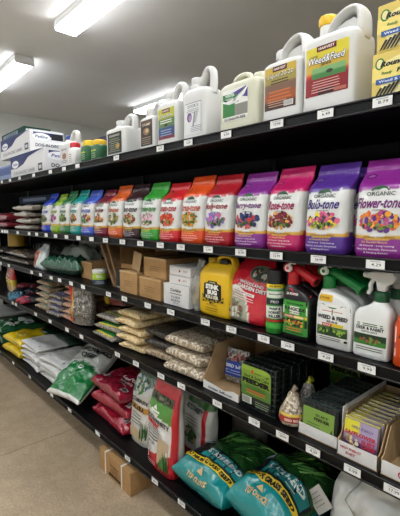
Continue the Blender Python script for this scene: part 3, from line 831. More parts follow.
def lab_wf(d):
    d.rect(-.06, .155, -.002, .178, '#e3b42a', 5); d.text('2X POWER', -.032, .1665, .04, .008, '#7a2a18', .02)
    d.rect(-.06, .028, .06, .148, '#e9e9e4', 6)
    d.poly([(-.06, .118), (-.06, .14), (-.04, .147), (.04, .147), (.06, .14), (.06, .118), (.0, .112)], '#2c6a2c')
    d.text('Spectracide', 0, .132, .072, .010, '#f0e8e0', .03, .2); d.rect(-.036, .1235, .036, .1255, '#c03024', 2)
    d.text('WEED & FEED', 0, .104, .108, .014, '#161614', .05); d.text('20-0-0', 0, .090, .04, .008, '#161614', .04)
    d.rect(-.035, .074, .0, .084, '#d0302a', 2); d.rect(.0, .075, .04, .085, '#e0c22c', 2); d.text('KILLS', -.018, .079, .026, .006, '#f4f0e8', .02)
    d.rect(-.054, .042, .054, .074, lambda u, v: '#27401f' if v < .6 else '#4a6a34', 6); d.blobs(0, .058, .05, .012, ['#6a9a3a', '#8ab04a', '#1e3018', '#c8c84a'], 30, .005, 4)
    d.lines(-.005, .036, .095, 2, .006, .0022, '#4a4a46', 4); d.ell(.05, .032, .006, .004, '#1c1c1c')
def lab_fung(d):
    d.poly([(-.05, .148), (-.052, .165), (-.03, .182), (.02, .172), (.05, .16), (.052, .150)], '#c8202a'); d.text('2X POWER', -.012, .163, .05, .009, '#f4e8e0', .03)
    d.rect(-.052, .018, .052, .14, lambda u, v: '#3f9a34' if v > .5 else '#3a8a38', 8)
    d.text('Spectracide', 0, .128, .07, .010, '#12301a', .03, .2)
    d.rect(-.05, .092, .05, .120, '#e6e8dc', 3); d.text('FUNGICIDE', 0, .11, .085, .0125, '#141414', .05); d.text('FOR LAWNS', 0, .098, .06, .006, '#2c2c2c', .02)
    d.rect(-.05, .078, .0, .088, '#c8302a', 2); d.rect(0, .078, .05, .088, '#e0c030', 2); d.text('STOPS DISEASE', -.0, .083, .08, .006, '#f4f0e0', .02)
    d.rect(-.05, .048, .05, .074, '#1e2a18', 3); d.blobs(0, .06, .044, .009, ['#c84a2a', '#e0b030', '#3a5a2a', '#7ab04a'], 26, .005, 8)
    d.lines(0, .042, .08, 2, .008, .003, '#d87a3a', 4); d.lines(0, .026, .085, 1, .006, .003, '#1c4a1c', 5)
def lab_deer(d):
    d.rect(-.05, .012, .05, .118, '#e4e5df', 5)
    d.lines(.0, .108, .08, 2, .006, .003, '#3c6a3a', 2)
    d.text('DEER & RABBIT', 0, .094, .085, .010, '#161614', .04); d.text('REPELLENT', 0, .0835, .05, .0055, '#3a3a36', .02)
    d.rect(-.05, .042, .05, .076, lambda u, v: '#3c7a30' if v < .45 else '#243a22', 6); d.blobs(0, .057, .045, .008, ['#8a5a3a', '#1e3018', '#6a9a3a', '#5a3a28'], 18, .005, 9)
    d.lines(0, .034, .085, 2, .007, .0025, '#4a4a46', 6)
def lab_small_dots(d): pass
flask('spray_bottle', 'white lawn spray bottle with green hose sprayer, frontmost of its row', -.666, .070, .128, .072, .198, '#e2e2de', lab_wf, group=None)
for k in range(4):
    flask('spray_bottle', ['second', 'third', 'fourth', 'fifth'][k]+' white spray bottle with green hose head in the row behind the front one', -.666+.004*k, .070+.083*(k+1), .128, .072, .198, '#e2e2de', None, ln=.10)
flask('spray_bottle', 'black fungicide spray bottle with red hose sprayer and green label', -.806, .060, .112, .07, .196, '#1a1a1c', lab_fung, mat='plasticdark', hd='#c81e28', ln=.092, dz=-.03)
for k in range(2):
    flask('spray_bottle', ['second', 'third'][k]+' black spray bottle with red hose head in the row behind', -.812+.003*k, .060+.085*(k+1), .112, .07, .196, '#1a1a1c', None, mat='plasticdark', hd='#c81e28', ln=.13, dz=-.03)
def trigger_head(t, cx, cz, col, ccol):
    g = G().lathe([(.021, cz-.035), (.022, cz-.033), (.022, cz-.006), (.018, cz)], cx, 0, ccol, 22); c = build('collar', g, 'plasticdark', t, sharp=50)
    pr = [(-.012, 0), (.014, 0), (.016, .018), (.030, .026), (.040, .036), (.040, .052), (.030, .062), (-.022, .060), (-.040, .056), (-.046, .048), (-.046, .038), (-.030, .036), (-.016, .030)]
    g = G().prism([(cx+x, cz+z) for x, z in pr], -.012, .012, col); build('spray_head', g, 'plastic', t, bevel=.004, sharp=60)
    g = G().tube([(cx-.058, 0, cz+.046), (cx-.042, 0, cz+.046)], [.009, .010], col, 6); build('nozzle', g, 'plastic', t)
    g = G().tube(smooth_path([(cx-.026, 0, cz+.036), (cx-.036, 0, cz+.018), (cx-.036, 0, cz+.002), (cx-.042, 0, cz-.012)], 4), .0065, col, 10, ((0, 1, 0), 1.5)); build('trigger', g, 'plastic', t, sharp=180)
def deer_bottle(x, y, label, lab, col='#e2e2de', cc='#1c5a34'):
    t = thing('spray_bottle', label, 'spray bottle', (x, y, T3)); a, b, h = .056, .034, .186
    secs = [(0, a*.95, b*.9, 0, 0, 6), (.006, a, b, 0, 0, 6), (.12, a, b, 0, 0, 6), (.138, a*.98, b*.98, .001, 0, 5), (.152, a*.86, b*.9, .006, 0, 4), (.160, a*.64, b*.85, .014, 0, 3),
            (.168, .027, .026, .0165, 0, 2.4), (.178, .021, .021, .018, 0, 2), (h, .018, .018, .018, 0, 2)]
    L = LS(secs); build('body', G().loft(secs, col, 40), 'plastic', t, sharp=60)
    if lab: dd = Dec(L.front, base=.0009, step=.00018); lab(dd); build('label', dd, 'print', t, sharp=180)
    trigger_head(t, .018, h+.022, '#e6e6e2', cc); return t
deer_bottle(-.540, .068, 'white trigger spray bottle with deer and rabbit label, green collar', lab_deer)
deer_bottle(-.526, .150, 'white trigger bottle standing directly behind the deer and rabbit one', None)
deer_bottle(-.405, .155, 'white trigger bottle behind the orange bottle at the right edge', None)
def lab_or(d):
    d.rect(-.05, .03, .05, .12, '#e8e0cc', 4); d.rect(-.05, .055, .05, .072, '#2c2c60', 2); d.text('ANT KILL', 0, .095, .08, .016, '#2a2a2a', .04)
t = thing('spray_bottle', 'orange plastic bottle with pale label cut by the right edge', 'spray bottle', (-.412, .062, T3))
secs = [(0, .054, .034, 0, 0, 5), (.006, .058, .037, 0, 0, 5), (.12, .058, .037, 0, 0, 5), (.15, .05, .032, 0, 0, 4), (.175, .02, .02, 0, 0, 2), (.2, .018, .018, 0, 0, 2)]
build('body', G().loft(secs, '#cf4a1c', 36), 'plasticdark', t, sharp=60); dd = Dec(LS(secs).front); lab_or(dd); build('label', dd, 'print', t)
build('cap', cap_lathe(0, 0, .188, .024, .035, '#d8d8d4'), 'plastic', t)
# aerosol
t = thing('aerosol_can', 'green wasp spray can with black cap between red bag and black bottle', 'spray can', (-.914, .055, T3), rz=34); r = .033
P_ = [(r*.93, 0), (r, .003), (r, .165), (r*.97, .170), (r*.90, .178), (r*.88, .182)]
build('body', G().lathe(P_, 0, 0, ['#58605a', '#3c9a3c', '#3c9a3c', '#b8b8b0', '#2a2a2a', '#2a2a2a'], 32), 'plasticdark', t, sharp=50)
build('cap', G().lathe([(r*.98, .176), (r*.98, .232), (r*.93, .237)], 0, 0, '#141416', 28), 'plasticdark', t, sharp=50)
cyl = lambda a, b, l: ((r+l)*math.sin(a/r), -(r+l)*math.cos(a/r), b)
d = Dec(cyl, base=.0006, step=.00015); d.rect(-.045, .172, .045, .186, '#e6cc24', 12); d.text('50% MORE', 0, .179, .045, .007, '#1c1c1c', .03)
d.rect(-.04, .135, .04, .160, '#dfe4d6', 10); d.text('Spectracide', 0, .149, .05, .008, '#1c3a1c', .03, .2)
d.rect(-.04, .11, .04, .132, '#2a2f3a', 10); d.text('PRO', 0, .121, .03, .01, '#c8d0c0', .03)
d.rect(-.04, .058, .04, .104, '#dfe6d8', 10)
d.text('WASP &', 0, .095, .044, .0105, '#141414', .05); d.text('HORNET', 0, .081, .046, .0105, '#141414', .05); d.text('KILLER', 0, .067, .044, .0105, '#141414', .05)
d.rect(-.04, .045, .04, .054, '#b83a2a', 10); d.rect(-.04, .02, .04, .04, '#4fb04a', 10); build('label', d, 'print', t, sharp=180)
t2_ = thing('aerosol_can', 'black capped spray can hidden behind the green wasp spray can', 'spray can', (-.914, .135, T3))
build('body', G().lathe(P_, 0, 0, '#3c9a3c', 28), 'plasticdark', t2_, sharp=50); build('cap', G().lathe([(r*.98, .176), (r*.98, .232), (r*.93, .237)], 0, 0, '#141416', 28), 'plasticdark', t2_, sharp=50)
# red pellet bag
P = Pouch(.215, .268, D=((0, .034), (.06, .042), (.5, .040), (.85, .018), (1, .003)), W=((0, .93), (.1, .98), (.55, 1), (.8, .93), (.93, .72), (1, .5)), YC=((0, 0), (.6, .01), (1, .06)), wr=.006, seed=77, n=2.8)
t = thing('pellet_bag', 'red printed bag leaning between the yellow jug and the green spray can', 'bag', (-1.066, .085, T3+.007), rz=3, ry=3)
def p_red(u, v, fr):
    if not fr: return '#b81c2a'
    e = ((u+.55)/.75)**2+((v-.0)/.5)**2
    if e < 1: return '#a9a892'
    if e < 1.16: return '#e8e4da'
    return '#cf2233'
build('bag', P.mesh(p_red, 44, 56), 'filmshiny', t, sharp=180)
d = Dec(P.surf, base=.0014, step=.0002, rot=-6)
d.ell(.028, .205, .062, .030, '#7a7a68', 20); d.ell(.028, .205, .055, .024, '#3c4038', 18); d.blobs(.028, .205, .045, .017, ['#9a9a88', '#b8b4a0', '#4a4e40', '#c8c4b4'], 26, .007, 5)
d.text('WOODLAND', .0, .160, .12, .013, '#3a1418', .06); d.text('WOODLAND', .001, .1605, .12, .012, '#e6d3d0', .03); d.text('GARDEN DIET', .006, .143, .14, .017, '#3a1418', .08); d.text('GARDEN DIET', .007, .1435, .14, .016, '#ead8d4', .04)
d.rect(-.085, .112, .03, .124, '#eae6e0', 4); d.text('PREMIUM BLEND', -.028, .118, .1, .007, '#8a1c28', .02)
d.lines(-.02, .102, .12, 2, .009, .0028, '#e8c0c0', 3)
d.blobs(-.055, .045, .04, .035, ['#5a5f48', '#9a9a84', '#7a8068', '#d0ccb8', '#8a4a38'], 30, .009, 15)
build('print', d, 'print', t, sharp=180)
# yellow stink bug jug
t = thing('jug', 'yellow insect killer jug with black label between white cartons and red bag', 'jug', (-1.240, .095, T3), rz=-2); YE = '#e0b51a'; a, b, h = .1, .055, .235
secs = [(0, a*.93, b*.88, 0, 0, 5), (.008, a*.99, b*.98, 0, 0, 5.5), (.02, a, b, 0, 0, 6), (.165, a, b, 0, 0, 6), (.17, a*.985, b*.98, 0, 0, 6), (.178, a*.985, b*.98, 0, 0, 6), (.19, a*.97, b*.93, 0, 0, 5),
        (.212, a*.9, b*.72, .004, 0, 4), (.228, a*.8, b*.5, .010, 0, 3.4), (h, a*.7, b*.36, .014, 0, 3)]
L = LS(secs); build('body', G().loft(secs, YE, 44), 'plastic', t, sharp=70)
pth = smooth_path([(-a*.1, 0, .222), (-a*.05, 0, .246), (a*.2, 0, .262), (a*.62, 0, .262), (a*.84, 0, .245), (a*.86, 0, .205)], 7)
build('handle', G().tube(pth, .0115, YE, 14, ((0, 1, 0), 1.8)), 'plastic', t, sharp=180)
build('grip_shade', G().prism([(a*.1, .222), (a*.62, .226), (a*.66, .238), (a*.58, .249), (a*.2, .249), (a*.08, .238)], -.024, .024, '#2a210a'), 'plasticdark', t, bevel=.003)  # solid dark block: shade of the grip opening put into its colour
build('cap', cap_lathe(-a*.5, 0, .225, .024, .028, '#c8a01c'), 'plastic', t, sharp=50)
dd = Dec(L.front, base=.0009, step=.0002)
dd.poly([(-.056, .078), (-.054, .142), (-.028, .148), (-.026, .156), (.03, .156), (.032, .148), (.056, .142), (.058, .078), (.03, .064), (-.03, .064)], '#1b1a17')
dd.text("HARRIS", 0, .149, .04, .006, '#e8dca0', .02); dd.text('STINK', 0, .130, .086, .022, '#f4f2e8', .07); dd.text('BUG', 0, .106, .062, .021, '#f4f2e8', .07); dd.text('KILLER', 0, .085, .084, .015, '#e8e2c8', .05)
dd.blobs(0, .066, .06, .008, ['#1b1a17', '#3a3018', '#b89a20'], 20, .006, 3); dd.blobs(-.06, .082, .012, .012, ['#1b1a17', '#4a4020'], 8, .004, 4); dd.blobs(.064, .08, .012, .012, ['#1b1a17', '#4a4020'], 8, .004, 6)
dd.text('Kills Stink Bugs', 0, .05, .07, .007, '#3a3010', .01); dd.lines(0, .036, .1, 2, .01, .003, '#8a6a10', 4)
build('label', dd, 'print', t, sharp=180)
# bag of yellow clips wrapped in clear film
t = thing('wrapped_bag', 'cloudy clear plastic bag with yellow pieces left of the yellow jug', 'bag', (-1.372, .085, T3), rz=0)
P = Pouch(.062, .235, D=((0, .03), (.3, .045), (.8, .03), (1, .01)), YC=((0, 0), (1, .01)), wr=.016, seed=9, ws=22, n=2.4, W=((0, .9), (.5, 1), (1, .7)))
build('film', P.mesh(lambda u, v, fr: '#c8c8c0', 24, 30), 'clear', t, sharp=180)
g = G(); rd = random.Random(4)
for k in range(9):
    a0 = Vector((rd.uniform(-.012, .012), rd.uniform(-.02, .01), .045+.02*(k % 5))); v0 = Vector((rd.uniform(-1, 1), rd.uniform(-1, 1), rd.uniform(-1, 1))).normalized()*.02
    g.tube([a0-v0, a0, a0+v0], [.008, .012, .008], '#d8b01e', 8)
build('yellow_clips', g, 'plastic', t)

# ---- cartons
def kraft(loc, w, d_, h, label, rz=0, mat='card', tape=True, name='cardboard_box', cat='box', marks=True, seed=0):
    t = thing(name, label, cat, loc, rz); g = G()
    g.box(-w/2, 0, 0, w/2, d_, h, '#b08a5c'); build('carton', g, mat, t, bevel=.002)
    d = Dec(flat_front(0), base=.0006); rd = random.Random(seed)
    if tape: d.rect(-w/2, h*.93, w/2, h, '#c3a67a' if mat == 'card' else '#cfcac0', 2)
    if marks: d.lines(0, h*.55, w*.5, 3, h*.1, h*.03, '#7c6142' if mat == 'card' else '#5a5a5a', seed)
    dt = Dec(lambda a, b, l: (a, b, h+l), base=.0006); dt.rect(-.02, 0, .02, d_, '#c3a67a', 2)
    if tape or marks: build('print', d, 'printcard', t)
    if tape: build('tape', dt, 'printcard', t)
    return t
t = thing('shipping_box', 'large white carton with black writing, bottom of the white carton stack', 'box', (-1.505, .045, T3), rz=-1)
build('carton', G().box(-.1, 0, 0, .1, .26, .105, '#dad8d6'), 'whitecard', t, bevel=.002)
d = Dec(flat_front(0)); d.text('Corbins', 0, .078, .085, .016, '#2c2c30', .03, .2); d.lines(0, .06, .1, 1, .01, .004, '#6a6a6e'); d.text('PO 4518', 0, .044, .07, .009, '#3a3a3e', .02); d.text('Bird & Pet', 0, .028, .07, .010, '#2c2c30', .02, .1); d.text('QTY 12', 0, .014, .04, .007, '#3a3a3e', .02)
build('print', d, 'print', t)
for k, (z, lb) in enumerate(((.107, 'small white carton lying on the large white carton'), (.152, 'topmost small white carton of the white carton stack'))):
    t = thing('shipping_box', lb, 'box', (-1.487+.002*k, .055, T3+z), rz=-3)
    build('carton', G().box(-.085, 0, 0, .085, .26, .043, '#dad8d6'), 'whitecard', t, bevel=.0015)
    d = Dec(flat_front(0)); d.ell(.0, .021, .008, .006, '#b04a5a', 10); d.text('SKU 77', .045, .022, .03, .008, '#5a5a5a', .02); d.rect(-.085, .038, .085, .043, '#b8b5b2', 2); build('print', d, 'print', t)
kraft((-1.735, .052, T3), .20, .28, .110, 'kraft box on the shelf, lower of two beside the white cartons', rz=-1, seed=2)
kraft((-1.720, .075, T3+.112), .215, .27, .105, 'kraft box stacked on the lower one beside the white cartons', rz=-3, seed=3)
kraft((-1.945, .05, T3), .185, .28, .125, 'kraft box at the shelf edge under the open flapped box', rz=-1, seed=5)
# open flapped box on top
t = thing('open_box', 'open kraft box with raised flaps showing its empty inside, on another box', 'box', (-1.98, .10, T3+.127), rz=2)
g = G(); w, d_, h = .23, .26, .10; th_ = .004
g.box(-w/2, 0, 0, w/2, d_, th_); g.box(-w/2, d_-th_, 0, w/2, d_, h+.035); g.box(-w/2, 0, 0, -w/2+th_, d_, h+.02); g.box(w/2-th_, 0, 0, w/2, d_, h)
g.box(-w/2, 0, 0, w/2, th_, .03)
build('carton', g, 'card', t)
g = G(); g.slab((w/2-.10, -.012, .012), (w/2+.0, -.03, .0), (w/2-.07, -.015, .115), (.0, .004, 0), '#b08a5c'); build('front_flap', g, 'cardlite', t)
g = G(); g.slab((-w/2, 0, .028), (-w/2, 0, .128), (-w/2+.045, -.035, .03), (0, .003, 0), '#b08a5c'); build('side_flap', g, 'cardlite', t)
kraft((-2.60, .12, T3), .17, .2, .118, 'small kraft box left of the green labelled tin', rz=-2, seed=8, marks=False)
# dark slim box
t = thing('dark_box', 'slim dark grey box standing left of the kraft boxes', 'box', (-2.085, .075, T3)); build('carton', G().box(-.035, 0, 0, .035, .2, .115, '#2c2e30'), 'printcard', t, bevel=.002)
d = Dec(flat_front(0)); d.rect(-.03, .01, .03, .02, '#8a8a84', 2); build('print', d, 'print', t)
# leaning planks
for k, (xa, xb, lb) in enumerate(((-2.41, -2.20, 'thin wooden board leaning left of the dark slim box'), (-2.345, -2.155, 'second thin wooden board leaning parallel to the first'))):
    t = thing('wooden_board', lb, 'board', (xb, .10+.01*k, T3))
    build('board', G().slab((0, 0, 0), (.022, 0, 0), (xa-xb, .02, .275), (0, .10, 0), '#8f6f4e'), 'wood', t, bevel=.001)
# tin
t = thing('tin_can', 'small tin with white lid rim and lime green label', 'can', (-2.375, .10, T3), rz=52); r = .045
build('body', G().lathe([(r*.97, 0), (r, .003), (r, .082), (r*.97, .086)], 0, 0, ['#c8ccd0']*4, 32), 'plasticdark', t)
build('lid', G().lathe([(r*1.03, .080), (r*1.05, .081), (r*1.05, .088), (r*.98, .090)], 0, 0, '#e4e4e0', 32), 'plastic', t)
cyl2 = lambda a, b, l: ((.045+l)*math.sin(a/.066), -(.045+l)*math.cos(a/.066), b*.78)
d = Dec(cyl2, base=.0006, step=.0002); d.rect(-.1, .004, .1, .034, '#2c3e58', 16); d.rect(-.1, .034, .1, .102, '#a8c838', 16); d.rect(-.1, .088, .1, .102, '#dfe2d8', 16); d.text('SEAL', .01, .062, .07, .024, '#f4f6e8', .03); d.lines(0.01, .02, .08, 2, .01, .003, '#c8ccd8'); build('label', d, 'print', t)
# grey crate with big letters behind
t = thing('storage_case', 'long grey plastic case with large embossed letters at the back of the shelf', 'case', (-2.85, .43, T3+.125), rz=0)
g = G().loft([(0, .36, .09, 0, 0, 6), (.006, .37, .095, 0, 0, 6), (.105, .37, .095, 0, 0, 6), (.115, .36, .09, 0, 0, 6)], '#7c7c74', 40); build('body', g, 'plastic', t)
d = Dec(flat_front(-.0945)); d.text('SKE', .22, .055, .24, .06, '#3c3c38', .02); d.ell(.02, .06, .04, .03, '#33332f', 16); build('print', d, 'print', t)
t = thing('storage_case', 'plain dark carton under the long grey case at the back', 'case', (-2.85, .35, T3)); build('body', G().box(-.37, 0, 0, .37, .2, .122, '#34322e'), 'printcard', t, bevel=.003)
# green bundle in film
t = thing('netting_bundle', 'dark green folded netting in shiny film at the shelf edge', 'netting', (-2.93, .13, T3), rz=6)
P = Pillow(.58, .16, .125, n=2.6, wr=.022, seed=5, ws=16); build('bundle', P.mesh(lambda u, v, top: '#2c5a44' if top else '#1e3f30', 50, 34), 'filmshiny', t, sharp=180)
t = thing('netting_bundle', 'pale plastic sheeting draped behind the dark green bundle', 'plastic sheeting', (-3.02, .27, T3+.006), rz=3)
P = Pillow(.50, .10, .21, n=2.4, wr=.02, seed=15, ws=9); build('sheet', P.mesh(lambda u, v, top: '#8e968c', 40, 30), 'filmshiny', t, sharp=180)
# white bag with orange and black label
t = thing('wrapped_bag', 'white plastic pack with an orange and black label at the shelf edge', 'bag', (-3.36, .085, T3), rz=-4)
P = Pouch(.26, .205, D=((0, .03), (.1, .045), (.7, .03), (1, .004)), YC=((0, 0), (.5, .01), (1, .05)), W=((0, .95), (.5, 1), (1, .6)), wr=.012, seed=31)
build('bag', P.mesh(lambda u, v, fr: '#c9cfcf', 30, 36), 'filmshiny', t, sharp=180)
d = Dec(P.surf, base=.002, step=.0004); d.rect(-.115, .03, .01, .145, '#c8552c', 6); d.rect(-.105, .078, .0, .135, '#26221f', 5); d.rect(-.1, .04, .0, .07, '#2c2825', 4); d.text('OX', -.052, .105, .05, .03, '#e8e0d8', .04); d.ell(-.05, .055, .02, .012, '#e8e0d8'); build('print', d, 'print', t, sharp=180)
# wire netting rolls (left)
def wire_roll(loc, r, L_, label, rz, seed, mat='net', squash=.7):
    t = thing('wire_netting', label, 'netting', loc, rz); g = G(); rd = random.Random(seed)
    for k in range(26):
        pts = []
        a0 = rd.uniform(0, 6.28); rr = r*rd.uniform(.55, 1); x0 = rd.uniform(-L_/2, L_/2)
        for i in range(22):
            a = a0+i*.42; x = x0+rd.uniform(-.02, .02)+.012*i*(1 if k % 2 else -1)
            x = max(-L_/2, min(L_/2, x)); pts.append((x, rr*math.cos(a), r*squash+.003+rr*squash*math.sin(a)))
        g.tube(pts, .0022, '#77776f', 4)
    build('netting', g, mat, t, sharp=180); return t
wire_roll((-3.50, .26, T3+.10), .12, .5, 'tangled grey wire netting roll above the lying dark sacks', 0, 3, squash=.45)
for k, (x, y, z, c, lb) in enumerate(((-3.92, .20, 0, '#5a5048', 'bottom flat brown sack lying at the left of the third shelf'), (-3.90, .21, .062, '#6a6058', 'flat brown sack lying on another under the netting roll'))):
    lying('flat_sack', lb, 'sack', (x, y, T3+z), .70, .32, .06, c, 'filmshiny', rz=2-4*k, seed=70+k, wr=.009)
t = thing('tin_can', 'yellow and brown can at the far left edge of the third shelf', 'can', (-4.30, .20, T3+.135)); 
build('body', G().lathe([(.085, 0), (.088, .003), (.088, .13), (.085, .135)], 0, 0, ['#7a5a20', '#a8842c', '#b8942c', '#d8b848'], 28), 'plasticdark', t)
build('lid', G().lathe([(.09, .125), (.09, .137), (.085, .139)], 0, 0, '#8a6a2a', 28), 'plasticdark', t)
lying('flat_sack', 'dark flat sack under the yellow can at the far left', 'sack', (-4.55, .22, T3), .5, .34, .062, '#3c3a38', 'filmshiny', seed=73, wr=.009)
lying('flat_sack', 'second dark flat sack directly under the yellow can', 'sack', (-4.52, .22, T3+.066), .5, .34, .062, '#4a4440', 'filmshiny', seed=74, wr=.009)
# ================================================================== SHELF 4
# ---- display trays
def tray(name, label, x0, x1, y0, dep, z, hf, hb, out='#d4d0cc', fn=None, inner='cardlite'):
    t = thing(name, label, 'display tray', ((x0+x1)/2, y0, z)); w = (x1-x0)/2; k = .003
    g = G(); g.box(-w, 0, 0, w, dep, k)
    build('base', g, inner, t)
    g = G(); g.box(-w, 0, k, w, k, hf, out); build('front_wall', g, 'whitecard', t)
    g = G(); g.box(-w, dep-k, k, w, dep, hb); build('rear_wall', g, inner, t)
    for sx in (-1, 1):
        a = sx*w; b = sx*(w-k); g = G()
        pr = [(0, k), (dep, k), (dep, hb), (.06, hb), (.02, hf+.01), (0, hf)]
        n = len(pr)
        vs = [(a, y, zz) for y, zz in pr]+[(b, y, zz) for y, zz in pr]
        g.add(vs, [tuple(range(n)), tuple(range(2*n-1, n-1, -1))]+[(i, i+n, (i+1) % n+n, (i+1) % n) for i in range(n)], out)
        build('side_wall', g, inner if sx < 0 else 'cardlite', t)
    if fn: d = Dec(flat_front(0)); fn(d, w); build('print', d, 'print', t)
    return t
def pr2(d, w): d.text('HIGH ENERGY', -.02, .033, .072, .009, '#a8304a', .03, .2); d.text('SUET', -.02, .018, .035, .009, '#a8304a', .03, .2)
def pr3(d, w): d.ell(-w*.55, .022, .012, .011, '#a8304a', 14); d.ell(-w*.55, .022, .008, .007, '#e0d0d0', 10); d.text('High Energy', .03, .02, .07, .012, '#a8304a', .02, .2)
tray('display_tray', 'white fronted card tray holding the suet cakes', -.621, -.487, .012, .36, T4, .048, .13, fn=pr2)
tray('display_tray', 'white fronted card tray at the right edge with a black cage inside', -.480, -.20, .014, .36, T4, .045, .13, fn=pr3)
tray('display_tray', 'white card tray holding dark packs with green label', -.782, -.628, .030, .36, T4, .040, .045)
t = thing('card_divider', 'white card divider standing between the dark packs and the suet tray', 'divider', (-.6245, .05, T4)); build('divider', G().box(-.0012, 0, .0, .0012, .33, .146, '#e2e0dc'), 'whitecard', t)
# suet cakes
def suet(first):
    t = thing('suet_cake', 'purple and yellow suet cake pack at the front of its tray', 'suet cake', (-.555, .034, T4+.008), rz=0, rx=-8)
    w, h, k = .115, .118, .020
    g = G().loft([(0, w*.48, k*.4, 0, 0, 7), (.004, w/2, k/2, 0, 0, 7), (h-.006, w/2, k/2, 0, 0, 7), (h, w*.48, k*.35, 0, 0, 6)], ['#4a3550', '#4a3550', '#8a7a70', '#b8b04a'], 32)
    build('pack', g, 'filmshiny', t)
    d = Dec(flat_front(-k/2)); d.rect(-w*.47, .006, w*.47, h*.95, lambda u, v: '#4c3358' if v < .4 else ('#8f7aa0' if v < .62 else ('#d8cf3a' if u < .45 else '#a89ab8')), 14)
    d.text('SAFFLOWER', 0, h*.60, w*.88, .013, '#b82838', .05, .1); d.text('HIGH ENERGY', .006, h*.78, w*.62, .009, '#6a5a8a', .02)
    d.text('SUET', .028, h*.46, .045, .012, '#c02838', .05); d.text('CAKE', .028, h*.35, .045, .012, '#c02838', .05)
    d.blobs(-.025, h*.40, .02, .018, ['#d8c8a0', '#c0a878', '#e8dcb8', '#8a6a4a'], 18, .006, 2)
    d.rect(-.03, .008, .012, .024, '#8a8288', 3); d.lines(-.009, .02, .036, 3, .005, .002, '#33303a')
    build('label', d, 'print', t)
    d = Dec(lambda a, b, l: (a, b, h+l)); d.rect(-w*.42, -k*.3, w*.42, k*.3, lambda u, v: '#c8bc4a' if u < .4 else '#9c90a0', 8); build('top_label', d, 'print', t)
    return t
s0 = suet(True)
for k in range(9):
    dup(s0, (-.555+random.uniform(-.002, .002), (.034+.029*(k+1)), T4+.008), ['second', 'third', 'fourth', 'fifth', 'sixth', 'seventh', 'eighth', 'ninth', 'last'][k]+' purple suet cake pack from the front of its tray', group='suet cakes in the white tray')
# dark packs
def dark_pack():
    t = thing('cage_feeder_pack', 'black packed feeder with green label at the front of its tray', 'bird feeder', (-.705, .052, T4+.004), rx=-3)
    w, h, k = .138, .118, .030
    g = G().box(-w/2, -k/2, 0, w/2, k/2, h, '#171c1c'); build('pack', g, 'plasticdark', t, bevel=.003)
    g = G()
    for i in range(7):
        x = -w/2+.01+i*(w-.02)/6; g.tube([(x, -k/2-.001, .003), (x, -k/2-.001, h), (x, k/2, h+.001)], .0016, '#2c3834', 5)
    for i in range(2): g.tube([(-w/2, -k/2+.01+i*.01, h+.001), (w/2, -k/2+.01+i*.01, h+.001)], .0016, '#3a4844', 5)
    build('cage', g, 'plasticdark', t, sharp=180)
    d = Dec(flat_front(-k/2-.003)); d.rect(-w*.45, .0, w*.42, h*.86, lambda u, v: '#7fa048' if v > .3 else '#8ea860', 6); d.text('SUET', .012, h*.68, .05, .009, '#1f3018', .03); d.text('FEEDER', .012, h*.56, .06, .011, '#141c10', .05)
    d.lines(-.02, h*.4, .06, 3, .010, .003, '#4a6a30', 3); d.poly([(.035, .02), (.045, .035), (.05, .05), (.056, .03), (.05, .015)], '#24321c'); build('label', d, 'print', t)
    return t
dp = dark_pack()
for k in range(7):
    dup(dp, (-.705+random.uniform(-.002, .002), .052+.041*(k+1), T4+.004), ['second', 'third', 'fourth', 'fifth', 'sixth', 'seventh', 'last'][k]+' black feeder pack counted from the front of the left tray', group='black feeder packs in the left tray')
# loose black cage in right tray
def cage(name, label, loc, w, k, h, rz=0, rx=0, lab=True, z=0):
    t = thing(name, label, 'bird feeder', loc, rz, rx=rx)
    build('core', G().box(-w/2+.006, -k/2+.006, .004, w/2-.006, k/2-.006, h-.006, '#0f1412'), 'plasticdark', t)
    g = G(); n = 9
    for i in range(n):
        x = -w/2+i*w/(n-1)
        g.tube([(x, -k/2, 0), (x, -k/2, h), (x, k/2, h), (x, k/2, 0)], .0017, '#25302b', 5)
    for i in range(9):
        zz = .003+i*(h-.006)/8
        g.tube([(-w/2, k/2, zz), (-w/2, -k/2, zz), (w/2, -k/2, zz), (w/2, k/2, zz)], .0017, '#25302b', 5)
    build('cage', g, 'plasticdark', t, sharp=180)
    if lab:
        d = Dec(flat_front(-k/2-.002)); r = []
        d.poly([(-w*.46, h*.08), (w*.38, h*.08), (w*.38, h*.78), (w*.30, h*.86), (-w*.1, h*.90), (-w*.46, h*.92)], '#232a22')
        d.rect(-w*.46, h*.27, w*.38, h*.84, lambda u, v: '#4f7a30' if v < .45 else '#7f9f38', 8)
        d.poly([(-w*.46, h*.83), (w*.38, h*.83), (w*.34, h*.90), (w*.2, h*.93), (-w*.46, h*.93)], '#8fae3e')
        d.ell(-w*.14, h*.82, .007, .010, '#c05a2a', 10); d.text('Seed & Suet Cake', -w*.03, h*.71, w*.72, .013, '#1c2414', .02, .2)
        d.text('FEEDER', -w*.03, h*.60, w*.80, .021, '#10140c', .08)
        d.text('bird feeder', w*.02, h*.805, .035, .006, '#2a3a1c', .01); d.poly([(w*.22, h*.8), (w*.28, h*.77), (w*.36, h*.83), (w*.29, h*.8)], '#141a10')
        d.lines(-w*.03, h*.50, w*.66, 2, .009, .003, '#3c6a28', 3); d.lines(-w*.03, h*.40, w*.66, 1, .01, .005, '#c8542a', 4); d.lines(-w*.03, h*.35, w*.6, 1, .01, .003, '#c88a3a', 5)
        d.rect(-w*.42, h*.10, -w*.14, h*.26, '#d8dcd0', 2)
        for i in range(7): d.k = 14; d.rect(-w*.40+i*.0055, h*.115, -w*.385+i*.0055, h*.245, '#2a2a2a', 1)
        d.lines(w*.15, h*.2, w*.4, 3, .009, .003, '#8a9a80', 6)
        build('label', d, 'print', t)
    return t
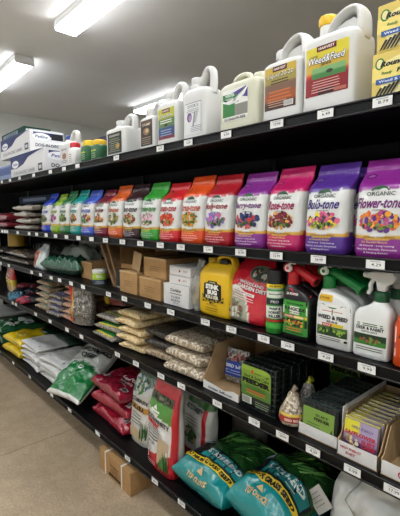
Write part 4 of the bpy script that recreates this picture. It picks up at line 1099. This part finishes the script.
c0 = cage('cage_feeder', 'black wire cage bird feeder with big green FEEDER label, front of its row', (-.982, .062, T4), .178, .042, .188)
for k in range(4):
    dup(c0, (-.982+.004*k, .062+.047*(k+1), T4), ['second', 'third', 'fourth', 'fifth'][k]+' wire cage feeder in the row behind the big green label', group='wire cage feeders in the left row')
c1 = cage('cage_feeder', 'dark wire cage feeder with green label standing at the back behind the seed bell', (-.80, .425, T4), .16, .042, .20)
dup(c1, (-.79, .480, T4), 'dark wire cage feeder at the very back behind the seed bell')
cage('cage_feeder', 'small black wire cage lying inside the tray at the right edge', (-.33, .12, T4+.004), .15, .06, .11, lab=False)
cage('cage_feeder', 'dark wire cage feeder at the back above the blue package', (-1.20, .42, T4), .17, .04, .2, lab=False)
# seed bell gnomes
def seed_bell(loc, label, sc=1, tie='#8a7a6a', rz=0, col='tanseed', band=True):
    t = thing('seed_bell', label, 'bird seed bell', loc, rz); s_ = sc
    prof = [(.040, 0), (.050, .006), (.055, .025), (.052, .05), (.040, .075), (.029, .095), (.024, .110), (.020, .122), (.010, .130)]
    g = G().lathe([(r*s_, z*s_) for r, z in prof], 0, 0, '#b7a081', 32); build('bell', g, col, t, sharp=180)
    if band:
        def sf(a, b, l):
            r = .052*s_
            for (r0, z0), (r1, z1) in zip(prof, prof[1:]):
                if z0*s_ <= b <= z1*s_: r = (r0+(r1-r0)*(b/s_-z0)/(z1-z0))*s_; break
            an = a/(.052*s_); return ((r+l+.001)*math.sin(an), -(r+l+.001)*math.cos(an), b)
        d = Dec(sf, base=.001, step=.0003); d.rect(-.06*s_, .022*s_, .06*s_, .044*s_, '#a8332e', 16); d.rect(-.06*s_, .046*s_, .06*s_, .056*s_, '#d8b84a', 16)
        d.text('SEED BELL', 0, .033*s_, .06*s_, .010*s_, '#f0d8c8', .03); build('label_band', d, 'print', t, sharp=180)
    g = G().tube(smooth_path([(0, 0, .124*s_), (.004, 0, .14*s_), (.012, .002, .15*s_)], 3), [.011*s_]*3+[.008*s_, .012*s_, .014*s_, .013*s_], tie, 10); build('tie', g, 'filmshiny', t)
    return t
seed_bell((-.836, .072, T4), 'pale seed bell with red and yellow band at the shelf edge', .93, rz=34, col='safflower')
seed_bell((-.836, .175, T4), 'seed bell with a yellow green tie behind the front banded bell', .96, '#b8b838', col='mixseed', band=False)
seed_bell((-.53, .465, T4+.0), 'seed bell behind the trays with a yellow tie', 1.25, '#c8b830', col='mixseed', band=False)

# ---- empty display box with blue pack
t = thing('display_box', 'torn open cardboard display box with low front beside the feeders', 'box', (-1.185, .035, T4)); w = .108; dep = .36
g = G().box(-w, 0, 0, w, dep, .003); build('base', g, 'cardlite', t)
g = G(); g.add([(-w, -.001, .0), (w, -.001, .0), (w, -.001, .032), (w*.7, -.001, .036), (w*.2, -.001, .022), (-w*.4, -.001, .030), (-w, -.001, .036), (-w, .003, .0), (w, .003, .0), (w, .003, .032), (w*.7, .003, .036), (w*.2, .003, .022), (-w*.4, .003, .030), (-w, .003, .036)],
      [(0,1,2,3,4,5,6), (13,12,11,10,9,8,7), (0,7,8,1), (1,8,9,2), (2,9,10,3), (3,10,11,4), (4,11,12,5), (5,12,13,6), (6,13,7,0)], '#d8d4cc'); build('front_wall', g, 'whitecard', t)
d = Dec(flat_front(-.001)); d.text('Golden Safflower', 0, .013, .15, .011, '#3a3a3a', .03, .2); build('print', d, 'print', t)
g = G(); pr = [(0, 0), (dep, 0), (dep, .205), (.08, .185), (.045, .12), (0, .045)]; n = len(pr)
g.add([(-w, y, z) for y, z in pr]+[(-w+.003, y, z) for y, z in pr], [tuple(range(n)), tuple(range(2*n-1, n-1, -1))]+[(i, i+n, (i+1) % n+n, (i+1) % n) for i in range(n)], '#b89a72'); build('side_wall', g, 'cardlite', t)
g = G(); g.box(w-.003, 0, 0, w, dep, .03); build('side_wall', g, 'cardlite', t)
g = G(); g.box(-w, dep-.003, 0, w, dep, .18); build('rear_wall', g, 'cardlite', t)
def dblue(d):
    d.rect(-.075, -.05, .075, .05, '#2446a8', 6); d.text('BIRDOLA', 0, .015, .11, .018, '#e8ecf4', .03); d.lines(0, -.01, .12, 2, .014, .004, '#c0cce8')
P = Pouch(.135, .15, D=((0, .02), (.3, .03), (.8, .02), (1, .004)), wr=.004, seed=14, W=((0, .9), (.1, 1), (1, .9)))
t = thing('seed_pouch', 'seed pouch with bright blue label at the back of the torn display box', 'bird seed bag', (-1.212, .175, T4+.012), rz=8, rx=-4)
build('bag', P.mesh(lambda u, v, fr: '#7a3c34', 24, 28), 'mixseed', t, sharp=180)
d = Dec(P.surf, base=.0015, step=.0003); d.rect(-.06, .028, .062, .098, '#2446a8', 6); d.text('BIRD SEED', .0, .075, .10, .015, '#dfe6f4', .03); d.lines(.005, .055, .11, 2, .012, .004, '#a8b8e0'); d.blobs(0, .115, .07, .012, ['#8a3c38', '#b05a4a', '#5a2c2c'], 14, .008, 3); build('label', d, 'print', t, sharp=180)

# ---- seed bags lying in stacks
def strip(col, tcol, txt, y0, y1, hw=.11, tw=.12):
    def fn(d):
        d.rect(-hw, y0, hw, y1, col, 10); d.text(txt, 0, (y0+y1)/2+.004, tw, (y1-y0)*.34, tcol, .03); d.lines(0, y0+(y1-y0)*.2, tw*.8, 1, .01, .004, tcol)
    return fn
# pale bags beside the display box
for k, (x, y, rz, lb, m_) in enumerate((
    (-1.450, .235, 4, 'bottom bag of the pale seed stack left of the display box', 'safflower'),
    (-1.440, .245, -2, 'middle bag of the pale seed stack left of the display box', 'safflower'),
    (-1.455, .250, 3, 'top bag of the pale seed stack with a grey label at its back', 'safflower'))):
    lying('seed_bag', lb, 'bird seed bag', (x, y, T4+.066*k), .27, .42, .066, '#b7a081', m_, rz=rz, seed=80+k, dec=strip('#5a5c50', '#c8c8b8', 'SAFFLOWER', .05, .15) if k == 2 else None, wr=.004, n=3.8)
for k, (x, y, rz, lb) in enumerate((
    (-1.725, .265, 5, 'bottom bag of the dark sunflower seed stack'),
    (-1.710, .270, 2, 'middle bag of the dark sunflower seed stack'),
    (-1.705, .275, -3, 'top bag of the dark sunflower seed stack with a grey band'))):
    lying('seed_bag', lb, 'bird seed bag', (x, y, T4+.056*k), .245, .38, .056, '#3c3833', 'darkseed' if k != 0 else 'tanseed', rz=rz, seed=84+k, dec=strip('#6c6e66', '#b8b8ac', 'BLACK OIL', .03, .12) if k == 2 else None, wr=.004, n=3.8)
for k in range(5):
    lb = ['bottom bag of the yellow cracked corn stack, next to the shelf', 'second bag up in the cracked corn stack', 'third bag up in the cracked corn stack', 'fourth bag up in the cracked corn stack', 'top bag of the cracked corn stack'][k]
    lying('seed_bag', lb, 'bird seed bag', (-1.950+[.012, 0, .012, -.006, .006][k], .225+[.01, 0, .008, -.004, .01][k], T4+.0475*k), .23, .38, .047, '#d8bd88', 'corn', rz=[5, -2, 2, -3, 1][k], seed=90+k, wr=.003, n=4, pinch=.06)
# green labelled wild seed bags
for k in range(3):
    lb = ['bottom mixed seed bag with green label left of the corn stack', 'second mixed seed bag with green label left of the corn stack', 'top mixed seed bag left of the corn stack, yellow edged'][k]
    def fn(d, k=k):
        if k < 2: d.rect(-.10, -.15, .10, -.07, '#2f8a3c', 8); d.text('WILD BIRD', 0, -.105, .15, .02, '#dfeed8', .03); d.rect(-.11, -.165, .11, -.155, '#d8c838', 6)
        else: d.rect(-.11, -.13, .11, -.115, '#b8c83a', 6); d.lines(0, -.06, .12, 2, .02, .006, '#d8d4c8')
    lying('seed_bag', lb, 'bird seed bag', (-2.215+.006*k, .205+.012*k, T4+.056*k), .27, .36, .056, '#7a6f60', 'mixseed', rz=[-3, 4, 0][k], seed=97+k, dec=fn, wr=.004, n=3, rot=0)
# red and yellow bag lying behind
t = thing('seed_bag', 'dark red bag with a yellow edge standing at the back beyond the corn stack', 'bird seed bag', (-2.37, .25, T4+.172), rz=15)
P = Pouch(.27, .118, D=((0, .04), (.5, .05), (1, .02)), wr=.01, seed=23); build('bag', P.mesh(lambda u, v, fr: '#d8c02a' if u < -.55+.25*v else ('#7a1c1c' if u < .4 else '#3a1412'), 40, 24), 'filmshiny', t, sharp=180)
# clear bag with red and yellow edge
t = thing('seed_bag', 'upright clear seed bag with red and yellow piping leaning on the pink bags', 'bird seed bag', (-2.61, .095, T4+.012), rz=22, ry=0)
P = Pouch(.20, .295, D=((0, .03), (.3, .05), (.8, .03), (1, .006)), wr=.012, seed=25, ws=18, W=((0, .8), (.4, 1), (1, .8)))
build('bag', P.mesh(lambda u, v, fr: '#7a7468', 36, 40), 'mixseed', t, sharp=180)
d = Dec(P.surf, base=.0025, step=.0005)
for k in range(10):
    z0 = .02+.026*k; xo = .02*math.sin(z0*14)
    d.k = 0; d.poly([(-.098+xo-.018, z0), (-.076+xo, z0), (-.076+.02*math.sin((z0+.027)*14), z0+.027), (-.116+.02*math.sin((z0+.027)*14), z0+.027)], '#d0342a')
    d.k = 2; d.poly([(-.080+xo, z0), (-.070+xo, z0), (-.070+.02*math.sin((z0+.027)*14), z0+.027), (-.080+.02*math.sin((z0+.027)*14), z0+.027)], '#e0c030')
d.blobs(.02, .15, .07, .10, ['#b8b4b0', '#d0ccc8', '#5a5650', '#8a8078'], 36, .010, 7); build('print', d, 'print', t, sharp=180)
# pink stack
for k in range(6):
    def fn(d): d.rect(-.09, -.16, .0, -.09, '#c8a898', 5); d.rect(0.0, -.165, .02, -.08, '#c83a2a', 3)
    lying('seed_bag', ['bottom', 'second', 'third', 'fourth', 'fifth', 'top'][k]+' small pink grain bag'+(' of the pink stack' if k in (0, 5) else ' from the bottom of the pink stack'), 'bird seed bag', (-2.785+.01*(k % 2), .235+.006*k, T4+.046*k), .24, .36, .046, '#b98a78', 'pinkseed', rz=random.uniform(-4, 4), seed=101+k, dec=fn, wr=.004, n=3.8)
# lilac and cream stacks
for k in range(4):
    def fn(d): d.rect(-.09, -.15, .09, -.09, '#6a648a', 6); d.text('THISTLE', 0, -.12, .12, .02, '#d8d4e4', .03)
    lying('seed_bag', ['bottom', 'second', 'third', 'top'][k]+' lilac labelled small bag'+(' of its low stack' if k in (0, 3) else ' from the bottom of its low stack'), 'bird seed bag', (-3.035, .20+.01*k, T4+.044*k), .22, .34, .044, '#8f8894', 'mixseed', rz=random.uniform(-4, 4), seed=111+k, dec=fn, wr=.004, n=3.8)
for k in range(5):
    def fn(d): d.rect(-.10, -.15, .10, -.08, '#a8b8a0', 6); d.lines(0, -.10, .14, 2, .02, .006, '#5a6a5a')
    lying('seed_bag', ['bottom', 'second', 'third', 'fourth', 'top'][k]+' cream seed bag'+(' of the leftmost small stack' if k in (0, 4) else ' from the bottom of the leftmost small stack'), 'bird seed bag', (-3.30+.012*(k % 2), .215+.006*k, T4+.050*k), .26, .34, .050, '#cdb898', 'tanseed', rz=random.uniform(-5, 5), seed=121+k, dec=fn, wr=.004, n=3.8)
# gloves and leashes at the left
def glove(loc, label, c1, c2, rz, seed, k=1):
    t = thing('garden_glove', label, 'glove', loc, rz)
    g = G(); rd = random.Random(seed)
    g.loft([(0, .045*k, .05*k, 0, 0, 3), (.012, .052*k, .056*k, 0, 0, 3), (.032, .05*k, .054*k, 0, 0, 3), (.042, .035*k, .04*k, 0, 0, 2.5)], c1, 20); build('palm', g, 'filmmatte', t, sharp=180)
    for i in range(4):
        x = (-.036+.024*i)*k; L_ = (.075, .085, .08, .062)[i]*k
        g = G().tube(smooth_path([(x, -.045*k, .022), (x*1.1, -.045*k-L_*.5, .028), (x*1.15, -.045*k-L_, .012)], 4), [.013*k]*8+[.007*k], c2, 10); build('finger', g, 'filmmatte', t, sharp=180)
    g = G().tube(smooth_path([(.045*k, .0, .022), (.075*k, -.02*k, .022), (.085*k, -.05*k, .014)], 4), [.014*k]*8+[.008*k], c2, 10); build('thumb', g, 'filmmatte', t, sharp=180)
    g = G().tube([(0, .045*k, .022), (0, .10*k, .024)], [.04*k, .046*k], c1, 14, ((0, 0, 1), .5)); build('cuff', g, 'filmmatte', t)
    return t
gl = [(-3.78, .10, 0, '#141c26', '#3c7088', -30, 'dark glove with bright blue fingers lying at the shelf edge'), (-3.70, .22, .075, '#24262c', '#2c2e34', 25, 'black glove lying on the blue fingered glove'),
      (-3.62, .10, 0, '#2a2c30', '#a03a4c', -50, 'dark glove with pink fingers beside the cream seed bags'), (-3.90, .30, .0, '#33343a', '#a83a44', 10, 'grey glove with dull red fingers at the back'),
      (-4.08, .12, 0, '#18202c', '#5a7f90', 60, 'navy glove with pale blue fingers, leftmost on the shelf edge'), (-3.95, .24, .078, '#26282e', '#7a2c34', -10, 'black and maroon glove on top of the glove pile'),
      (-4.15, .28, .0, '#1c1e24', '#22242a', -10, 'plain black glove at the back left of the pile')]
for i, (x, y, z, a_, b_, rz, lb) in enumerate(gl): glove((x, y, T4+z+.010), lb, a_, b_, rz, i, 1.25)
def striped(name, label, loc, cols, w, h, seed, rz=0):
    P = Pouch(w, h, D=((0, .03), (.4, .04), (1, .006)), wr=.008, seed=seed); t = thing(name, label, 'bag', loc, rz)
    build('bag', P.mesh(lambda u, v, fr: cols[min(len(cols)-1, int(v*len(cols)))], 24, 36), 'filmshiny', t, sharp=180)
    d = Dec(P.surf, base=.0015); d.lines(0, h*.6, w*.6, 3, .03, .009, '#e8dcc0', seed); build('print', d, 'print', t, sharp=180); return t
striped('seed_bag', 'red topped yellow bag standing at the left edge of the fourth shelf', (-4.42, .16, T4), ['#d8b88a', '#e0c048', '#c8302a', '#d8382a'], .36, .27, 131, -8)
striped('seed_bag', 'dark bag with red print standing behind the glove pile', (-3.75, .42, T4), ['#241c1c', '#2c2426', '#8a2c38', '#2a2224'], .4, .25, 132, 0)
# ================================================================== SHELF 5
# ---- teal grass seed bags
def teal_dec(w, l, yb, seed, slope=0):
    def fn(d):
        rd = random.Random(seed); hw = w/2
        # photograph of grass on the back two thirds
        for k in range(70):
            x = rd.uniform(-hw*.9, hw*.62); y = rd.uniform(yb+.16, l/2*.82); L_ = rd.uniform(.07, .16); a = rd.uniform(.35, .95)
            c = rd.choice(['#4f8f40', '#356f30', '#6fb055', '#27572a', '#8cc46a']); ww = rd.uniform(.006, .011)
            dx, dy = math.sin(a)*L_, math.cos(a)*L_
            if x+dx > hw*.95 or y+dy > l/2*.93: continue
            d.k = k % 5; d.poly([(x-ww/2, y), (x+ww/2, y), (x+dx*.55+ww*.5, y+dy*.5), (x+dx, y+dy), (x+dx*.45-ww*.4, y+dy*.55)], c)
        d.k = 8
        d.rect(-hw*.94, yb, hw*.94, yb+.030, '#e0c22e', 24); d.text('PREMIUM GRASS SEED', 0, yb+.015, hw*1.72, .021, '#1a1a14', .07)
        d.rect(-hw*.90, yb+.030, hw*.92, yb+.115, '#141a1c', 16)
        d.rect(-hw*.42, yb+.04, hw*.90, yb+.106, '#1f8a8a', 14); d.text('STATE BLEND', hw*.26, yb+.082, hw*1.16, .030, '#e6f0ee', .06); d.lines(hw*.24, yb+.052, hw*1.1, 1, .01, .005, '#c8dcd8', 3)
        d.rect(-hw*.88, yb+.125, -hw*.50, yb+.165, '#a8b4c8', 4)
        d.text('TOP CHOICE', 0, yb-.055, hw*.74, .018, '#c8b078', .04); d.poly([(-.018, yb-.036), (0, yb-.014), (.018, yb-.036)], '#c8b078')
        d.ell(hw*.05, l/2*.84, hw*.2, .022, '#a83a3a', 14)
    return fn
def teal_paint(th_):
    def fn(u, v, top):
        if not top: return '#157a7c'
        if v < th_: return '#178a8b'
        return '#2a5a2a'
    return fn
lying('grass_seed_bag', 'teal grass seed bag lying beside the upright red and white bag', 'grass seed bag', (-1.325, .262, T5), .37, .49, .20, teal_paint(-.60), 'filmshiny', rz=-2, seed=201, n=2.7, wr=.010, nu=44, nv=54, ws=11,
      dec=teal_dec(.37, .49, -.178, 5))
lying('grass_seed_bag', 'teal grass seed bag, humped, lying next to the white sack', 'grass seed bag', (-.985, .275, T5+.004), .31, .50, .270, teal_paint(-.46), 'filmshiny', rz=-5, seed=202, n=2.3, wr=.014, nu=44, nv=54, ws=10,
      dec=teal_dec(.32, .50, -.15, 6))
# ---- upright lawn seed bags
def lawn_bag(x, y, label, rz, seed, name2, scheme, w=.25, h=.47, lean=.10, rx=0, folded=False, D=.06):
    P = Pouch(w, h, D=((0, D*.85), (.08, D), (.55, D*.95), (.8, D*.6), (.94, D*.2), (1, .004)), YC=((0, 0), (.6, lean*.25), (1, lean)), W=((0, .93), (.1, 1), (.6, .99), (.85, .9), (1, .78)), wr=.010, seed=seed, ws=11, n=3)
    t = thing('lawn_seed_bag', label, 'grass seed bag', (x, y, T5), rz)
    if scheme == 'red':
        def pt(u, v, fr):
            if not fr: return '#d8d6d2' if v > .18 else '#b0202a'
            if v > .80: return '#c9242e'
            if u > .84 and v > .15: return '#c4202c'
            if v > .72: return '#3a4428'
            if v > .60-.05*u: return '#4f8a35'
            if v > .55-.05*u: return '#e6e5df'
            if v > .19+.06*u: return '#dfdeda'
            return '#b8222c'
    elif scheme == 'green':
        def pt(u, v, fr):
            if v > .74: return '#3f7a34'
            if u > .62 and u < .82: return '#c4202c'
            return '#d6d5d0' if v > .15 else '#a82028'
    elif scheme == 'navy':
        def pt(u, v, fr):
            if v > .90: return '#26356a'
            if v > .66+.08*u: return '#5a7a58' if (int(u*9+v*23)) % 2 else '#8a9a94'
            if v > .58+.08*u: return '#d6d8d4'
            return '#d3d0c8'
    else:
        def pt(u, v, fr): return '#3c4038' if v > .6 else ('#8a2028' if v < .2 else '#77756f')
    build('bag', P.mesh(pt, 40, 60), 'filmshiny', t, sharp=180)
    d = Dec(P.surf, base=.002, step=.0003); hw = w/2
    if scheme == 'red':
        rd = random.Random(seed)
        d.blobs(0, h*.76, hw*.55, h*.025, ['#5a5a48', '#2c3420', '#8a8a78', '#3c4a28'], 34, .012, seed)
        d.poly([(-hw*.36, h*.655), (-hw*.2, h*.70), (-hw*.04, h*.655)], '#dfe6d8'); d.rect(-hw*.5, h*.63, hw*.15, h*.65, '#dfe6d8', 4); d.lines(-hw*.17, h*.618, hw*.6, 1, .01, .004, '#dfe6d8')
        d.text('ACCUVARIETY', -hw*.04, h*.555, hw*1.62, .028, '#22302a', .04, 0, -4, .3)
        d.text('SUNNY', -hw*.32, h*.495, hw*1.0, .030, '#c4202c', .08, 0, -3)
        d.lines(-hw*.3, h*.445, hw*1.1, 3, .013, .004, '#3c4a42', 3); d.lines(-hw*.3, h*.36, hw*.8, 2, .016, .007, '#5a5a54', 5); d.text('50 LBS', -hw*.35, h*.29, hw*.5, .014, '#4a4a44', .03)
        d.poly([(hw*.05, h*.10), (hw*.05, h*.36), (hw*.3, h*.39), (hw*.75, h*.37), (hw*.78, h*.12)], '#c0a888')
        for k in range(34):
            x0 = hw*rd.uniform(.05, .74); y0 = h*rd.uniform(.06, .14); a = rd.uniform(-.25, .25); L_ = h*rd.uniform(.12, .2)
            d.k = 12+k % 4; d.poly([(x0-.004, y0), (x0+.004, y0), (x0+math.sin(a)*L_, y0+L_)], rd.choice(['#2f5a28', '#244a22', '#47803a']))
        d.k = 18; d.text('7', -hw*.55, h*.13, .018, .026, '#e8e0dc', .02); d.lines(-hw*.3, h*.09, hw*.6, 2, .012, .004, '#e0b0b0', 6)
        d.text('GRASS SEED MIX', -hw*.05, h*.935, hw*.8, .012, '#e8c8c8', .03)
    elif scheme == 'green':
        d.poly([(-hw*.3, h*.86), (-hw*.12, h*.92), (hw*.08, h*.86)], '#cfe0c8'); d.rect(-hw*.34, h*.83, hw*.25, h*.85, '#cfe0c8', 4); d.text('ACCUVARIETY', -hw*.05, h*.70, hw*1.3, .026, '#22302a', .04)
        d.blobs(-hw*.1, h*.35, hw*.4, h*.1, ['#c0a888', '#2f5a28', '#47803a', '#244a22'], 40, .014, seed); d.lines(-hw*.1, h*.6, hw, 3, .018, .005, '#6a6a60', 4)
    elif scheme == 'navy':
        d.blobs(-.01, h*.74, hw*.7, h*.08, ['#c8d0c8', '#5a7a50', '#3c5a8a', '#8aa08a', '#2c4a2c', '#b8c4c8'], 70, .012, seed)
        d.poly([(-hw*.1, h*.60), (hw*.3, h*.64), (hw*.5, h*.70), (hw*.1, h*.69)], '#3f7a34')
        d.text('ACCUBEAUTY', -.0, h*.545, hw*1.7, .026, '#22302a', .05, 0, 2, .3)
        d.rect(-hw*.9, h*.415, hw*.95, h*.485, '#c08c3c', 10); d.text('ULTRA', 0, h*.45, hw*1.3, .030, '#16140f', .08)
        d.lines(-.01, h*.37, hw*1.2, 4, .018, .006, '#5c6258', 4); d.poly([(-hw*.8, h*.04), (-hw*.8, h*.16), (0, h*.2), (hw*.4, h*.16), (hw*.4, h*.04)], '#c4ab86')
        rd = random.Random(seed)
        for k in range(20):
            x0 = hw*rd.uniform(.35, .85); y0 = h*rd.uniform(.08, .16); L_ = h*rd.uniform(.1, .2)
            d.k = 16; d.poly([(x0-.004, y0), (x0+.004, y0), (x0+rd.uniform(-.01, .01), y0+L_)], '#2f5a28')
    else:
        d.lines(0, h*.55, hw*1.1, 4, .03, .008, '#5a5852', 3); d.text('SEED', 0, h*.66, hw, .03, '#9a9a90', .04)
    build('print', d, 'print', t, sharp=180)
    g = G()
    if scheme == 'red':
        for k in range(14):
            a = -hw*.70+hw*1.4*k/14; z = h*.975; p0 = P.surf(a, z, .002); p1 = P.surf(a+hw*.1, z, .002); g.slab(p0, p1, (p0[0], p0[1], p0[2]+.012), (0, -.001, 0), '#b01c26')
        build('top_seal', g, 'film', t)
    return t
lawn_bag(-1.655, .085, 'upright red, white and green grass seed bag, front of the pair', -4, 211, 'x', 'red', w=.265, h=.515, lean=.04)
lawn_bag(-1.600, .285, 'green topped grass seed bag with red stripe standing behind the red and white one', -6, 212, 'x', 'green', w=.25, h=.42, lean=.05)
lawn_bag(-1.44, .53, 'grey shaded seed bag at the back behind the teal bag', 0, 213, 'x', 'dim', w=.26, h=.38, lean=.0, D=.035)
lawn_bag(-1.955, .150, 'upright navy topped grass seed bag with brown band beside the burgundy bags', -2, 214, 'x', 'navy', w=.215, h=.49, lean=.08)
lawn_bag(-1.86, .33, 'navy seed bag standing behind the brown banded one', 0, 215, 'x', 'navy', w=.26, h=.46, lean=.03)
# ---- burgundy bags
def red_dec(k):
    def fn(d):
        d.ell(-.15, -.125, .030, .022, '#e6d8d8', 18); d.text('R', -.15, -.125, .018, .020, '#9c1c34', .05)
        if k == 2:
            d.text('LAWN FOOD', .07, -.045, .20, .026, '#efe2e2', .06); d.text('SLOW FEED', .07, -.085, .16, .018, '#e0c8c8', .04); d.lines(.07, -.115, .14, 1, .012, .004, '#d8b0b4', 3)
            d.rect(-.20, .04, .20, .10, '#7a1226', 8); d.rect(-.1, .12, .17, .17, '#cbb08c', 8)
        d.rect(.13, -.165, .18, -.125, '#c8b8b8', 4); d.rect(.137, -.16, .173, -.13, '#2c2228', 3)
    return fn
for k in range(3):
    lying('lawn_food_bag', ['bottom burgundy bag of the stack of three', 'middle burgundy bag of the stack of three', 'top burgundy bag of the stack of three, lettering on its face'][k], 'fertilizer bag',
          (-2.275+[.02, 0, -.015][k], .285+[-.01, .005, .0][k], T5+.094*k), .44, .42, .092, '#96182f' if k < 2 else '#8c1a30', 'filmshiny', rz=[-3, 2, -4][k], seed=221+k, dec=red_dec(k), n=4.6, wr=.011, nu=40, nv=40, ws=13)
# ---- green and white bag draped toward the aisle
def green_paint(u, v, top):
    if not top: return '#dcdedc'
    if v < -.90: return '#e2e2de'
    if v < .02+.22*(1-u*u)-.1: return '#1c7a3c'
    if v < .10+.22*(1-u*u)-.1: return '#dfe3de'
    return '#b9bcb6'
def green_dec(d):
    d.k = 2; d.text("CONTRACTOR'S", .0, -.145, .34, .040, '#1c1f1c', .05); d.text('SEED', .02, -.09, .16, .042, '#1c1f1c', .05)
    d.ell(.0, .015, .035, .014, '#e4e8e2', 16); d.ell(.0, .015, .027, .009, '#1c7a3c', 14); d.lines(0, -.03, .24, 2, .012, .004, '#dfe8df', 3)
lying('grass_seed_bag', 'green and white grass seed bag tipped toward the aisle beside the burgundy bags', 'grass seed bag', (-2.76, .195, T5+.160), .37, .52, .13, green_paint, 'filmshiny', rz=12, rx=33, seed=231, n=2.8, wr=.011, nu=44, nv=54, ws=11, dec=green_dec, rot=180)
# ---- white bags
def white_dec(seed):
    def fn(d):
        d.lines(-.02, .12, .24, 5, .022, .006, '#8a8a88', seed); d.text('LIME', -.02, .17, .16, .03, '#6a6a68', .02); d.ell(-.13, -.17, .012, .012, '#2a2c2c', 10); d.ell(.13, -.19, .010, .010, '#2a2c2c', 10); d.lines(0, -.10, .25, 2, .02, .005, '#a0a09c', seed+1)
    return fn
for k in range(4):
    lying('lime_bag', ['bottom', 'second', 'third', 'top'][k]+' white bag with black marks in the stack left of the green and white bag', 'bag', (-3.20+[.02, .0, .01, -.02][k], .295+[0, .01, -.01, .01][k], T5+.048*k), .42, .50, .047, lambda u, v, top: '#d6d6d2' if v < .55 else '#4a4f4a', 'filmmatte', rz=[-3, 2, -1, 6][k], seed=241+k, dec=white_dec(k), n=4, wr=.007)
for k in range(5):
    lying('lime_bag', ['bottom', 'second', 'third', 'fourth', 'top'][k]+' white bag with dark green rear in the stack beside the yellow bags', 'bag', (-3.66+[.02, .0, .01, -.01, .01][k], .30+[0, .01, -.01, .01, 0][k], T5+.044*k), .43, .50, .043, lambda u, v, top: '#dadad7' if v < .15 else '#2c4a38', 'filmmatte', rz=[-3, 2, -1, 3, -2][k], seed=251+k, dec=white_dec(k+5), n=4, wr=.007)
def yel_dec(d):
    d.text('WEED', -.02, -.09, .2, .03, '#a88a18', .03); d.blobs(.0, -.15, .1, .03, ['#b89a20', '#8a6a18', '#e8d878', '#6a5a4a'], 22, .012, 3); d.ell(.07, .055, .05, .022, '#dfe6dc', 14); d.text('LAWN', .07, .055, .07, .018, '#1f5a34', .03)
for k in range(2):
    lying('fertilizer_sack', ['lower yellow fronted bag with green rear, on the bottom deck', 'upper yellow fronted bag with green rear, on the bottom deck'][k], 'fertilizer bag', (-4.10, .27+.01*k, T5+.10*k), .46, .50, .098, lambda u, v, top: '#e2c31c' if v < .22+.3*u*u-.35*u else '#1d4a30', 'filmshiny', rz=2, seed=261+k, dec=yel_dec, n=4, wr=.010)
def gw_dec(d):
    d.blobs(0, -.12, .18, .08, ['#1f5a34', '#e0e4de', '#2f6a40', '#c8d0c8'], 40, .02, 5); d.poly([(-.18, .02), (.0, .12), (.18, .1), (.2, .02), (0, -.02)], '#c8ccc8')
for k in range(2):
    lying('fertilizer_sack', ['lower dark green and silver bag at the left end of the bottom deck', 'upper dark green and silver bag at the left end of the bottom deck'][k], 'fertilizer bag', (-4.62, .29, T5+.11*k), .46, .50, .108, '#1f5232', 'filmshiny', rz=-3, seed=271+k, dec=gw_dec, n=3, wr=.010)
for k in range(3):
    lying('fertilizer_sack', ['lowest', 'middle', 'topmost'][k]+' pale grey bag of the stack at the far left end of the bottom deck', 'fertilizer bag', (-5.15, .29, T5+.09*k), .5, .50, .088, '#b8bab8', 'filmmatte', rz=2, seed=281+k, dec=white_dec(k+3), n=3, wr=.008)
# ---- white sack with paper tag
t = thing('woven_sack', 'crumpled white woven sack standing beside the humped teal bag', 'sack', (-.625, .315, T5), rz=-2)
P = Pouch(.325, .50, D=((0, .12), (.15, .145), (.55, .12), (.8, .07), (1, .015)), YC=((0, 0), (.6, .01), (1, .06)), W=((0, .9), (.2, 1.0), (.5, .96), (.75, .74), (.92, .5), (1, .36)), wr=.045, seed=301, ws=11, n=2.4)
build('sack', P.mesh(lambda u, v, fr: '#e6e6e2', 50, 60), 'filmmatte', t, sharp=180)
g = G(); pts = [P.surf(-.05+.03*math.sin(k*.9)+.006*k, .44-.028*k, .003) for k in range(12)]; g.tube(pts, .0035, '#a9a9a4', 6); build('seam_cord', g, 'filmmatte', t, sharp=180)
g = G(); q = P.surf(-.175, .22, .03); g.slab((q[0]-.08, q[1]-.03, q[2]-.03), (q[0]-.01, q[1]-.045, q[2]+.055), (q[0]-.01, q[1]-.035, q[2]-.09), (.0, -.002, .001), '#d9d6cf'); tg = build('paper_tag', g, 'printcard', t)
g = G()
P0 = Vector((q[0]-.08, q[1]-.034, q[2]-.03)); A = Vector((.07, -.015, .085)); B = Vector((.07, -.005, -.06))
for k in range(4):
    o_ = P0+A*.15+B*(.18+.17*k); g.slab(o_, o_+A*.6, o_+B*.03, (0, -.0012, 0), '#8f8a86')
build('lettering', g, 'print', tg)
t = thing('woven_sack', 'dark grey bag standing behind the white sack at the right edge', 'sack', (-.285, .33, T5), rz=4)
P = Pouch(.36, .40, D=((0, .10), (.4, .12), (.8, .06), (1, .01)), wr=.02, seed=303, ws=9, n=2.6, W=((0, .95), (.6, 1), (1, .7))); build('sack', P.mesh(lambda u, v, fr: '#5a5a5c', 40, 44), 'filmshiny', t, sharp=180)
# ---- carton on the floor
t = thing('strapped_carton', 'kraft carton with two white straps on the floor under the bottom deck', 'box', (-2.01, -.030, .001), rz=0)
build('carton', G().box(-.18, 0, 0, .18, .30, .140, '#a9845a'), 'card', t, bevel=.002)
d = Dec(flat_front(0), base=.0005); d.text('Grodans', .0, .088, .10, .017, '#5a3c1e', .03); d.text('HARDWARE', .0, .068, .08, .009, '#5a3c1e', .02); d.lines(0.0, .056, .11, 3, .009, .003, '#5a3c1e', 3); d.rect(-.065, .018, .075, .034, '#33261a', 3); build('print', d, 'printcard', t)
for x in (-.105, .085):
    g = G().box(x-.006, -.0012, .0, x+.006, .301, .1415, '#dcd8d0'); build('strap', g, 'printcard', t)
